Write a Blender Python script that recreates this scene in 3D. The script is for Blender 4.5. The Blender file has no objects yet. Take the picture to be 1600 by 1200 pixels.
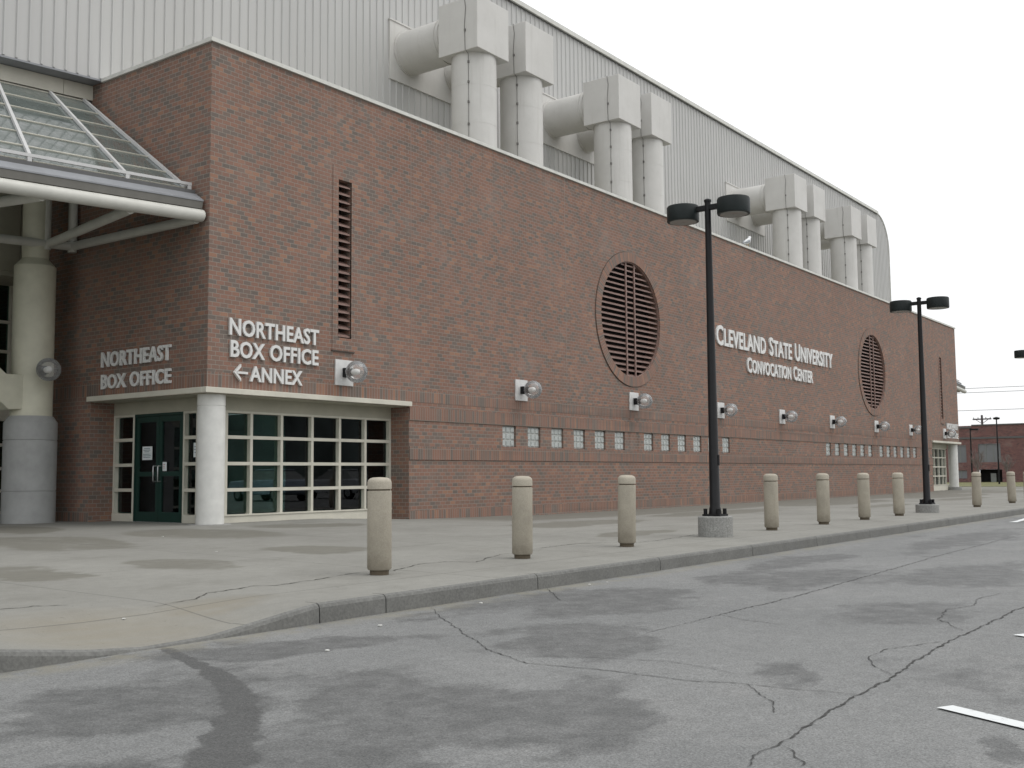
import bpy, math, random
from mathutils import Vector, Matrix
random.seed(7)
S = bpy.context.scene
COL = S.collection
rad = math.radians

# ------------------------------------------------------------ camera, sky, sun, exposure
cam_d = bpy.data.cameras.new('camera'); cam = bpy.data.objects.new('camera', cam_d); COL.objects.link(cam)
R_ = Vector((0.59398427, -0.80443083, -0.00858679)); U_ = Vector((-0.06266391, -0.05690651, 0.996411)); F_ = Vector((0.80203237, 0.59131438, 0.08421035))
cam.matrix_world = Matrix(((R_.x, U_.x, -F_.x, -11.7388), (R_.y, U_.y, -F_.y, -15.1113), (R_.z, U_.z, -F_.z, 0.92), (0, 0, 0, 1)))
cam_d.sensor_width = 36; cam_d.lens = 36 * 1694.78 / 1600
cam_d.clip_start = 0.05; cam_d.clip_end = 5000
S.camera = cam
S.view_settings.view_transform = 'Standard'; S.view_settings.look = 'None'
S.view_settings.exposure = 0.0; S.view_settings.gamma = 1.0

SUN_EL, SUN_AZ = 55, 150      # azimuth measured clockwise from +Y
W = bpy.data.worlds.new('World'); S.world = W; W.use_nodes = True
nt = W.node_tree; nt.nodes.clear()
wo = nt.nodes.new('ShaderNodeOutputWorld'); bg = nt.nodes.new('ShaderNodeBackground')
sky = nt.nodes.new('ShaderNodeTexSky'); sky.sky_type = 'NISHITA'; sky.sun_disc = False
sky.sun_elevation = rad(SUN_EL); sky.sun_rotation = rad(SUN_AZ); sky.air_density = 1.0; sky.dust_density = 5.0
tc = nt.nodes.new('ShaderNodeTexCoord'); sp = nt.nodes.new('ShaderNodeSeparateXYZ'); mr = nt.nodes.new('ShaderNodeMapRange')
mr.inputs['From Min'].default_value = 0; mr.inputs['From Max'].default_value = 1
mr.inputs['To Min'].default_value = 0; mr.inputs['To Max'].default_value = 1
deck = nt.nodes.new('ShaderNodeMix'); deck.data_type = 'RGBA'
deck.inputs[6].default_value = (11.0, 11.1, 11.2, 1); deck.inputs[7].default_value = (15.0, 15.2, 15.4, 1)
mx = nt.nodes.new('ShaderNodeMix'); mx.data_type = 'RGBA'; mx.inputs[0].default_value = 0.9
nt.links.new(tc.outputs['Generated'], sp.inputs[0]); nt.links.new(sp.outputs['Z'], mr.inputs['Value'])
nt.links.new(mr.outputs[0], deck.inputs[0]); nt.links.new(sky.outputs[0], mx.inputs[6]); nt.links.new(deck.outputs[2], mx.inputs[7])
nt.links.new(mx.outputs[2], bg.inputs['Color']); bg.inputs['Strength'].default_value = 0.1
nt.links.new(bg.outputs[0], wo.inputs[0])
sun_d = bpy.data.lights.new('sun', 'SUN'); sun = bpy.data.objects.new('sun', sun_d); COL.objects.link(sun)
sun_d.energy = 0.8; sun_d.angle = rad(35); sun_d.color = (1, 0.97, 0.93)
az = rad(SUN_AZ); sd = Vector((math.sin(az) * math.cos(rad(SUN_EL)), math.cos(az) * math.cos(rad(SUN_EL)), math.sin(rad(SUN_EL))))
sun.rotation_euler = sd.to_track_quat('Z', 'Y').to_euler()

# ------------------------------------------------------------ helpers
class MB:
    """collects faces; build() links them as ONE mesh object"""
    def __init__(s): s.v = []; s.f = []; s.m = []; s.uv = None; s.mi = 0
    def face(s, pts):
        i = len(s.v); s.v += [tuple(p) for p in pts]; s.f.append(tuple(range(i, i + len(pts)))); s.m.append(s.mi); return s
    def add(s, vs, fs):
        i = len(s.v); s.v += [tuple(p) for p in vs]; s.f += [tuple(i + k for k in f) for f in fs]; s.m += [s.mi] * len(fs); return s
    def box(s, a, b):
        x0, y0, z0 = (min(a[k], b[k]) for k in range(3)); x1, y1, z1 = (max(a[k], b[k]) for k in range(3))
        return s.add([(x0,y0,z0),(x1,y0,z0),(x1,y1,z0),(x0,y1,z0),(x0,y0,z1),(x1,y0,z1),(x1,y1,z1),(x0,y1,z1)],
              [(0,3,2,1),(4,5,6,7),(0,1,5,4),(1,2,6,5),(2,3,7,6),(3,0,4,7)])
    def bar(s, p, q, w, h, up=(0,0,1)):
        p, q = Vector(p), Vector(q); d = (q - p).normalized(); sx = d.cross(Vector(up)).normalized(); uz = sx.cross(d)
        vs = [e + sx * (a * w / 2) + uz * (b * h / 2) for e in (p, q) for a, b in ((-1,-1),(1,-1),(1,1),(-1,1))]
        return s.add(vs, [(3,2,1,0),(4,5,6,7),(0,1,5,4),(1,2,6,5),(2,3,7,6),(3,0,4,7)])
    def tube(s, pts, r, n=12, cap=True):
        pts = [Vector(p) for p in pts]; rs = r if isinstance(r, (list, tuple)) else [r] * len(pts)
        rings = []; prev = None
        for i, p in enumerate(pts):
            d = (pts[min(i + 1, len(pts) - 1)] - pts[max(i - 1, 0)]).normalized()
            if prev is None:
                ref = Vector((0,0,1)) if abs(d.z) < 0.9 else Vector((1,0,0)); a = d.cross(ref).normalized()
            else: a = (prev - d * prev.dot(d)).normalized()
            prev = a; b = d.cross(a)
            rings.append([p + a * (math.cos(2*math.pi*k/n) * rs[i]) + b * (math.sin(2*math.pi*k/n) * rs[i]) for k in range(n)])
        vs = [q for g in rings for q in g]; fs = []
        for i in range(len(pts) - 1):
            for k in range(n): fs.append((i*n+k, i*n+(k+1)%n, (i+1)*n+(k+1)%n, (i+1)*n+k))
        if cap: fs += [tuple(range(n - 1, -1, -1)), tuple((len(pts)-1)*n + k for k in range(n))]
        return s.add(vs, fs)
    def lathe(s, prof, c=(0,0,0), n=32, cap=True):
        vs = []; fs = []
        for r, z in prof: vs += [(c[0] + r*math.cos(2*math.pi*k/n), c[1] + r*math.sin(2*math.pi*k/n), c[2] + z) for k in range(n)]
        for i in range(len(prof) - 1):
            for k in range(n): fs.append((i*n+k, i*n+(k+1)%n, (i+1)*n+(k+1)%n, (i+1)*n+k))
        if cap: fs += [tuple(range(n-1,-1,-1)), tuple((len(prof)-1)*n+k for k in range(n))]
        return s.add(vs, fs)
    def prism(s, poly, axis, a, b):
        """poly of 2-D points extruded along axis (0 x, 1 y, 2 z) from a to b"""
        def P(p, t): return {0: (t, p[0], p[1]), 1: (p[0], t, p[1]), 2: (p[0], p[1], t)}[axis]
        n = len(poly); vs = [P(p, a) for p in poly] + [P(p, b) for p in poly]
        return s.add(vs, [tuple(range(n-1,-1,-1)), tuple(range(n, 2*n))] + [(k, (k+1)%n, n+(k+1)%n, n+k) for k in range(n)])
    def shear(s, k): s.v = [(x, y, z + k*min(x, 0)) for x, y, z in s.v]; return s
    def mirror(s, L): s.v = [(L - x, y, z) for x, y, z in s.v]; s.f = [tuple(reversed(f)) for f in s.f]; return s
    def build(s, name, mat, parent=None, smooth=None, loc=None, boxuv=False, swap=False, bevel=0, recalc=False):
        me = bpy.data.meshes.new(name)
        vs = s.v
        off = Vector((0,0,0))
        if parent is not None and parent.parent is not None: off = WORLD[parent.name]
        elif parent is not None: off = WORLD[parent.name]
        if loc is not None: base = Vector(loc)
        else: base = off
        me.from_pydata([tuple(Vector(p) - base) for p in vs], [], s.f)
        mats = mat if isinstance(mat, (list, tuple)) else [mat]
        for m in mats: me.materials.append(m)
        if len(mats) > 1: me.polygons.foreach_set('material_index', s.m)
        if boxuv:
            uvl = me.uv_layers.new(name='UVMap')
            for p in me.polygons:
                nx, ny, nz = abs(p.normal.x), abs(p.normal.y), abs(p.normal.z)
                for li in p.loop_indices:
                    c = s.v[me.loops[li].vertex_index]
                    if nz > nx and nz > ny: t = (c[0], c[1])
                    elif ny >= nx: t = (c[0], c[2])
                    else: t = (c[1] + 0.15, c[2])
                    uvl.data[li].uv = (t[1], t[0]) if swap else t
        if recalc:
            import bmesh
            bm = bmesh.new(); bm.from_mesh(me); bmesh.ops.remove_doubles(bm, verts=bm.verts, dist=1e-5); bmesh.ops.recalc_face_normals(bm, faces=bm.faces); bm.to_mesh(me); bm.free()
        if smooth is not None:
            me.shade_smooth(); me.set_sharp_from_angle(angle=rad(smooth))
        o = bpy.data.objects.new(name, me); COL.objects.link(o)
        if parent is not None: o.parent = parent
        o.location = base - off
        WORLD[o.name] = base
        if bevel:
            b = o.modifiers.new('bevel', 'BEVEL'); b.width = bevel; b.segments = 2; b.limit_method = 'ANGLE'; b.angle_limit = rad(40)
        return o
WORLD = {}
def tag(o, label=None, cat=None, group=None, kind=None):
    if label: o['label'] = label
    if cat: o['category'] = cat
    if group: o['group'] = group
    if kind: o['kind'] = kind
    return o
def thing(name, loc, label, cat, group=None):
    o = bpy.data.objects.new(name, None); COL.objects.link(o); o.location = loc; o.empty_display_size = 0.3
    WORLD[o.name] = Vector(loc)
    return tag(o, label, cat, group)
KIDS = {}
def copy_tree(o, loc=None, parent=None, rot=None):
    c = o.copy(); COL.objects.link(c)
    if parent is not None: c.parent = parent
    if loc is not None: c.location = loc
    if rot is not None: c.rotation_euler = rot
    for ch in list(o.children): copy_tree(ch, parent=c)
    return c
def text_mesh(name, body, x_w, cap_h, depth, mat, parent, small=1.0, bold=0.022):
    """raised letters in the local XZ plane, facing -Y, left end at 0, baseline at 0; scaled to x_w by cap_h"""
    cu = bpy.data.curves.new('lettering', 'FONT'); cu.body = body; cu.size = 1; cu.extrude = 0.5; cu.offset = bold; cu.resolution_u = 3
    cu.space_character = 1.04; cu.space_word = 1.15
    if small < 1:
        cu.small_caps_scale = small
        for i, ch in enumerate(body):
            if i and body[i-1] != ' ': cu.body_format[i].use_small_caps = True
    t = bpy.data.objects.new('lettering', cu); COL.objects.link(t)
    dg = bpy.context.evaluated_depsgraph_get(); dg.update()
    me = bpy.data.meshes.new_from_object(t.evaluated_get(dg)); me.name = name
    bpy.data.objects.remove(t); bpy.data.curves.remove(cu)
    xs = [v.co.x for v in me.vertices]; x0, x1 = min(xs), max(xs); ys = [v.co.y for v in me.vertices]; h = max(ys)
    for v in me.vertices:
        x, y, z = v.co
        v.co = ((x - x0) / (x1 - x0) * x_w, -(z + 0.5) * depth, y / h * cap_h)
    me.materials.clear(); me.materials.append(mat)
    # one mesh per word: cut at the widest gaps between letters
    words = body.split(' '); iv = sorted((min(me.vertices[v].co.x for v in p.vertices), max(me.vertices[v].co.x for v in p.vertices)) for p in me.polygons)
    gaps = []; reach = iv[0][1]
    for a, b in iv:
        if a > reach: gaps.append((a - reach, (a + reach)/2))
        reach = max(reach, b)
    cuts = sorted(g[1] for g in sorted(gaps, reverse=True)[:len(words)-1]); out = []
    lo = -1e9
    for hi in cuts + [1e9]:
        use = [p for p in me.polygons if lo < sum(me.vertices[v].co.x for v in p.vertices)/len(p.vertices) <= hi]; lo = hi
        ids = sorted({v for p in use for v in p.vertices}); ix = {v: i for i, v in enumerate(ids)}
        m2 = bpy.data.meshes.new('raised_word'); m2.from_pydata([tuple(me.vertices[v].co) for v in ids], [], [tuple(ix[v] for v in p.vertices) for p in use]); m2.materials.append(mat)
        o = bpy.data.objects.new('raised_word', m2); COL.objects.link(o); o.parent = parent; out.append(o)
    bpy.data.meshes.remove(me)
    return out

# ------------------------------------------------------------ materials
def mat(name):
    m = bpy.data.materials.new(name); m.use_nodes = True
    n = m.node_tree.nodes; return m, m.node_tree, n['Principled BSDF'], n['Material Output']
def N(t, kind, **kw):
    n = t.nodes.new(kind)
    for k, v in kw.items():
        if k in n.inputs.keys() if isinstance(k, str) else False: n.inputs[k].default_value = v
        else: setattr(n, k, v)
    return n
def mixc(t, fac, a, b, blend='MIX'):
    n = t.nodes.new('ShaderNodeMix'); n.data_type = 'RGBA'; n.blend_type = blend
    for sock, v in ((0, fac), (6, a), (7, b)):
        if hasattr(v, 'is_linked'): t.links.new(v, n.inputs[sock])
        else: n.inputs[sock].default_value = v if not isinstance(v, tuple) else (*v, 1)
    return n.outputs[2]
def math_(t, op, a, b=None, clamp=False):
    n = t.nodes.new('ShaderNodeMath'); n.operation = op; n.use_clamp = clamp
    for i, v in enumerate((a, b)):
        if v is None: continue
        if hasattr(v, 'is_linked'): t.links.new(v, n.inputs[i])
        else: n.inputs[i].default_value = v
    return n.outputs[0]
def noise(t, vec, scale, detail=4, rough=0.55, out='Fac'):
    n = t.nodes.new('ShaderNodeTexNoise'); n.inputs['Scale'].default_value = scale; n.inputs['Detail'].default_value = detail; n.inputs['Roughness'].default_value = rough
    if vec is not None: t.links.new(vec, n.inputs['Vector'])
    return n.outputs[out]
def ramp(t, fac, stops):
    n = t.nodes.new('ShaderNodeValToRGB'); e = n.color_ramp.elements
    while len(e) < len(stops): e.new(0.5)
    for i, (p, c) in enumerate(stops): e[i].position = p; e[i].color = (*c, 1) if isinstance(c, tuple) else (c, c, c, 1)
    t.links.new(fac, n.inputs[0]); return n.outputs[0]
def step(t, v, a, b):
    n = t.nodes.new('ShaderNodeMapRange'); n.interpolation_type = 'SMOOTHSTEP'
    n.inputs['From Min'].default_value = a; n.inputs['From Max'].default_value = b
    t.links.new(v, n.inputs['Value']); return n.outputs[0]
def vadd(t, a, b):
    n = t.nodes.new('ShaderNodeVectorMath'); n.operation = 'ADD'
    for i, v in enumerate((a, b)):
        if hasattr(v, 'is_linked'): t.links.new(v, n.inputs[i])
        else: n.inputs[i].default_value = v
    return n.outputs[0]
def vscale(t, a, k):
    n = t.nodes.new('ShaderNodeVectorMath'); n.operation = 'SCALE'; t.links.new(a, n.inputs[0]); n.inputs['Scale'].default_value = k; return n.outputs[0]
def mapping(t, vec, loc=(0,0,0), rot=(0,0,0), scale=(1,1,1), vt='POINT'):
    n = t.nodes.new('ShaderNodeMapping'); n.vector_type = vt
    n.inputs['Location'].default_value = loc; n.inputs['Rotation'].default_value = rot; n.inputs['Scale'].default_value = scale
    t.links.new(vec, n.inputs['Vector']); return n.outputs[0]
def bump(t, h, bsdf, strength=0.3, dist=0.01):
    n = t.nodes.new('ShaderNodeBump'); n.inputs['Strength'].default_value = strength; n.inputs['Distance'].default_value = dist
    t.links.new(h, n.inputs['Height']); t.links.new(n.outputs[0], bsdf.inputs['Normal'])
def coords(t, which='Object'):
    n = t.nodes.new('ShaderNodeTexCoord'); return n.outputs[which]
def worldpos(t):
    return t.nodes.new('ShaderNodeNewGeometry').outputs['Position']
def blobs(t, pos, items, wob=0.35, soft=(0.75, 1.05), nscale=1.3):
    """union of irregular ellipses on the ground: (cx, cy, ux, uy, vx, vy)"""
    w = t.nodes.new('ShaderNodeTexNoise'); w.inputs['Scale'].default_value = nscale; w.inputs['Detail'].default_value = 6; w.inputs['Roughness'].default_value = 0.62
    t.links.new(pos, w.inputs['Vector'])
    d = vscale(t, vadd(t, w.outputs['Color'], (-0.5, -0.5, -0.5)), wob)
    p = vadd(t, pos, d); tot = None
    for cx, cy, ux, uy, vx, vy in items:
        a, b, c, e = ux, vx, uy, vy      # matrix columns u, v
        th = 0.5 * math.atan2(2*(a*c + b*e), a*a + b*b - c*c - e*e)
        s1 = a*a + b*b + c*c + e*e; s2 = math.sqrt((a*a+b*b-c*c-e*e)**2 + 4*(a*c+b*e)**2)
        r1, r2 = math.sqrt((s1+s2)/2), math.sqrt(max((s1-s2)/2, 1e-4))
        m = mapping(t, p, (cx, cy, 0), (0, 0, th), (r1, r2, 1000), 'TEXTURE')
        ln = t.nodes.new('ShaderNodeVectorMath'); ln.operation = 'LENGTH'; t.links.new(m, ln.inputs[0])
        v = step(t, ln.outputs['Value'], soft[1], soft[0])
        tot = v if tot is None else math_(t, 'MAXIMUM', tot, v)
    return tot
def plain(name, col, rough=0.6, metal=0.0, var=0.12, vscale_=3.0, bumpk=0.0, bscale=60, spec=0.5):
    m, t, b, o = mat(name); p = worldpos(t)
    f = noise(t, p, vscale_, 5, 0.6)
    lo = tuple(c * (1 - var) for c in col); hi = tuple(min(1, c * (1 + var)) for c in col)
    t.links.new(ramp(t, f, [(0.3, lo), (0.7, hi)]), b.inputs['Base Color'])
    b.inputs['Roughness'].default_value = rough; b.inputs['Metallic'].default_value = metal
    b.inputs['Specular IOR Level'].default_value = spec
    if bumpk: bump(t, noise(t, p, bscale, 3), b, bumpk, 0.004)
    return m

def brick_mat(name, bw, bh, offset):
    m, t, b, o = mat(name); uv = coords(t, 'UV')
    br = t.nodes.new('ShaderNodeTexBrick'); br.offset = offset; br.squash = 1.0
    for k, v in (('Scale', 1.0), ('Mortar Size', 0.006), ('Mortar Smooth', 0.2), ('Bias', 0.0), ('Brick Width', bw), ('Row Height', bh)): br.inputs[k].default_value = v
    t.links.new(uv, br.inputs['Vector'])
    s2 = t.nodes.new('ShaderNodeSeparateXYZ'); t.links.new(uv, s2.inputs[0])
    row = math_(t, 'FLOOR', math_(t, 'DIVIDE', s2.outputs['Y'], bh))
    par = math_(t, 'ABSOLUTE', math_(t, 'MODULO', row, 2.0))
    colm = math_(t, 'FLOOR', math_(t, 'DIVIDE', math_(t, 'ADD', s2.outputs['X'], math_(t, 'MULTIPLY', math_(t, 'SUBTRACT', 1.0, par) if offset else par, bw * offset)), bw))
    cx_ = t.nodes.new('ShaderNodeCombineXYZ'); t.links.new(row, cx_.inputs[0]); t.links.new(colm, cx_.inputs[1])
    wn = t.nodes.new('ShaderNodeTexWhiteNoise'); wn.noise_dimensions = '2D'; t.links.new(cx_.outputs[0], wn.inputs['Vector'])
    col = ramp(t, wn.outputs['Value'], [(0.0, BRK[0]), (0.17, BRK[1]), (0.36, BRK[2]), (0.62, BRK[3]), (0.87, BRK[4]), (1.0, BRK[5])])
    big = noise(t, uv, 0.45, 5, 0.6); fine = noise(t, uv, 40, 4, 0.7)
    col = mixc(t, 0.35, col, ramp(t, big, [(0.3, (0.62, 0.6, 0.6)), (0.7, (1, 1, 1))]), 'MULTIPLY')
    col = mixc(t, 0.5, col, ramp(t, fine, [(0.25, (0.75, 0.75, 0.75)), (0.7, (1.0, 1.0, 1.0))]), 'MULTIPLY')
    # grime washed down below the two round louvres and the coping
    streak = None
    for cx in (14.18, 14.64, 34.75, 35.2):
        q = mapping(t, uv, (cx, 2.3, 0), (0, 0, 0), (0.12, 1.3, 1000), 'TEXTURE')
        ln = t.nodes.new('ShaderNodeVectorMath'); ln.operation = 'LENGTH'; t.links.new(q, ln.inputs[0])
        v = step(t, ln.outputs['Value'], 1.0, 0.2); streak = v if streak is None else math_(t, 'MAXIMUM', streak, v)
    col = mixc(t, math_(t, 'MULTIPLY', streak, 0.55), col, (0.085, 0.07, 0.06))
    sep = t.nodes.new('ShaderNodeSeparateXYZ'); t.links.new(uv, sep.inputs[0])
    drip = noise(t, mapping(t, uv, (0,0,0), (0,0,0), (3.5, 0.12, 1)), 1.0, 6, 0.7)
    df = math_(t, 'MULTIPLY', step(t, sep.outputs['Y'], 7.2, 8.6), step(t, drip, 0.45, 0.7))
    col = mixc(t, math_(t, 'MULTIPLY', df, 0.5), col, (0.10, 0.085, 0.075))
    eff = math_(t, 'MULTIPLY', step(t, noise(t, uv, 0.9, 6, 0.7), 0.52, 0.75), 0.3)
    col = mixc(t, eff, col, (0.30, 0.25, 0.22))
    col = mixc(t, br.outputs['Fac'], col, mixc(t, fine, MORT[0], MORT[1]))
    t.links.new(col, b.inputs['Base Color']); b.inputs['Roughness'].default_value = 0.9; b.inputs['Specular IOR Level'].default_value = 0.25
    h = math_(t, 'SUBTRACT', math_(t, 'MULTIPLY', fine, 0.3), br.outputs['Fac'])
    bump(t, h, b, 0.5, 0.006)
    return m
BRK = [(0.172, 0.146, 0.128), (0.203, 0.160, 0.137), (0.240, 0.155, 0.122), (0.268, 0.160, 0.124), (0.290, 0.166, 0.125), (0.345, 0.20, 0.138)]
MORT = [(0.24, 0.21, 0.18), (0.30, 0.265, 0.23)]
M_brick = brick_mat('brick', 0.168, 0.0775, 0.5)
M_soldier = brick_mat('soldier_brick', 0.30, 0.076, 0.0)

def clad_mat():
    m, t, b, o = mat('painted_cladding'); p = worldpos(t)
    f = noise(t, mapping(t, p, (0,0,0), (0,0,0), (1.2, 1.2, 0.15)), 1.0, 6, 0.6)
    col = ramp(t, f, [(0.3, (0.455, 0.453, 0.442)), (0.7, (0.505, 0.503, 0.492))])
    dirt = step(t, noise(t, mapping(t, p, (0,0,0), (0,0,0), (5, 5, 0.25)), 1.0, 6, 0.75), 0.55, 0.85)
    col = mixc(t, math_(t, 'MULTIPLY', dirt, 0.3), col, (0.30, 0.29, 0.27))
    t.links.new(col, b.inputs['Base Color']); b.inputs['Roughness'].default_value = 0.55
    return m
M_clad = clad_mat()
def duct_mat():
    m, t, b, o = mat('painted_duct_metal'); p = worldpos(t)
    col = ramp(t, noise(t, p, 1.4, 5, 0.6), [(0.3, (0.535, 0.525, 0.50)), (0.7, (0.60, 0.59, 0.565))])
    st = step(t, noise(t, mapping(t, p, (0,0,0), (0,0,0), (7, 7, 0.35)), 1.0, 6, 0.72), 0.52, 0.8)
    col = mixc(t, math_(t, 'MULTIPLY', st, 0.35), col, (0.33, 0.31, 0.275))
    sc = step(t, noise(t, p, 14, 4, 0.7), 0.66, 0.74)
    col = mixc(t, math_(t, 'MULTIPLY', sc, 0.3), col, (0.28, 0.25, 0.21))
    t.links.new(col, b.inputs['Base Color']); b.inputs['Roughness'].default_value = 0.55
    bump(t, noise(t, p, 2.2, 3), b, 0.25, 0.03); return m
M_duct = duct_mat()
M_trim = plain('pale_metal_trim', (0.60, 0.60, 0.56), 0.5, 0, 0.1, 4)
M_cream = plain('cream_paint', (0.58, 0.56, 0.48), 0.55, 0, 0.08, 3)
M_tube = plain('pale_tube_paint', (0.55, 0.545, 0.50), 0.5, 0, 0.08, 3)
M_yellow = plain('yellowish_column_paint', (0.62, 0.605, 0.49), 0.55, 0, 0.08, 3)
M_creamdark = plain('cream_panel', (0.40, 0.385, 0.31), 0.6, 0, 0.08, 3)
M_whitecol = plain('white_column_paint', (0.66, 0.66, 0.63), 0.5, 0, 0.08, 5, 0.1, 30)
M_greycol = plain('grey_column_base', (0.36, 0.365, 0.36), 0.7, 0, 0.1, 4, 0.15, 50)
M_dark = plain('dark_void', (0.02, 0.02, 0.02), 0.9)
M_black = plain('black_paint', (0.008, 0.008, 0.009), 0.45, 0, 0.25, 6, spec=0.25)
M_headblack = plain('dark_lamp_head', (0.012, 0.017, 0.017), 0.5, 0, 0.25, 6, spec=0.25)
M_louvre = plain('maroon_louvre_paint', (0.225, 0.145, 0.122), 0.55, 0, 0.15, 3)
M_green = plain('dark_green_door_paint', (0.008, 0.036, 0.028), 0.4, 0, 0.15, 4)
M_steel = plain('brushed_steel', (0.62, 0.63, 0.63), 0.3, 0.9, 0.1, 8)
M_plate = plain('grey_lamp_plate', (0.64, 0.64, 0.63), 0.5, 0.1, 0.12, 6)
M_letter = plain('white_letters', (0.68, 0.68, 0.665), 0.45, 0, 0.05, 3)
M_paper = plain('notice_paper', (0.72, 0.77, 0.78), 0.7, 0, 0.05, 6)
M_ink = plain('notice_ink', (0.12, 0.2, 0.24), 0.7)
M_red = plain('red_ink', (0.4, 0.05, 0.04), 0.6)
M_sealant = plain('joint_sealant', (0.25, 0.195, 0.165), 0.8, 0, 0.15, 3)
M_flash = plain('grey_blue_flashing', (0.24, 0.25, 0.265), 0.5, 0.1, 0.1, 3)
M_eave = plain('shade_toned_eave_mould', (0.15, 0.145, 0.13), 0.6)  # moulding coloured dark for the shade below the flashing
M_gutter = plain('dark_gutter', (0.09, 0.09, 0.09), 0.5)
M_white = plain('white_rail', (0.55, 0.55, 0.545), 0.45, 0, 0.06, 4)
M_lens = plain('lamp_lens', (0.20, 0.21, 0.20), 0.2)
M_cable = plain('grey_cable', (0.17, 0.165, 0.155), 0.7)
M_rust = plain('dark_clip', (0.06, 0.045, 0.035), 0.7)

def concrete(name, c, speck=0.25, scale=70):
    m, t, b, o = mat(name); p = worldpos(t)
    f = noise(t, p, 3.2, 6, 0.65); g = noise(t, p, scale, 3, 0.7)
    col = ramp(t, f, [(0.3, tuple(x * 0.82 for x in c)), (0.7, tuple(x * 1.1 for x in c))])
    col = mixc(t, speck, col, ramp(t, g, [(0.3, (0.45, 0.45, 0.45)), (0.7, (1.25, 1.25, 1.25))]), 'MULTIPLY')
    st = step(t, noise(t, mapping(t, p, (0,0,0), (0,0,0), (9, 9, 0.8)), 1.0, 5, 0.7), 0.55, 0.8)
    col = mixc(t, math_(t, 'MULTIPLY', st, 0.35), col, tuple(x * 0.55 for x in c))
    t.links.new(col, b.inputs['Base Color']); b.inputs['Roughness'].default_value = 0.9
    bump(t, g, b, 0.3, 0.006)
    return m
def splash(m):
    t = m.node_tree; b = t.nodes['Principled BSDF']; src = b.inputs['Base Color'].links[0].from_socket; p = worldpos(t)
    sz = t.nodes.new('ShaderNodeSeparateXYZ'); t.links.new(vadd(t, p, vscale(t, noise(t, p, 9, 5, 0.7, 'Color'), 0.35)), sz.inputs[0])
    f = step(t, sz.outputs['Z'], 0.42, 0.15)
    t.links.new(mixc(t, math_(t, 'MULTIPLY', f, 0.5), src, (0.15, 0.125, 0.09)), b.inputs['Base Color'])
    return m
M_bollard = concrete('tan_bollard_concrete', (0.43, 0.392, 0.32), 0.3, 90)
splash(M_bollard)
M_bolldark = plain('bollard_groove', (0.10, 0.08, 0.055), 0.9)
M_footing = concrete('grey_footing_concrete', (0.30, 0.30, 0.285), 0.7, 45)
M_kerb = concrete('kerb_concrete', (0.175, 0.175, 0.165), 0.5, 40)

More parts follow.
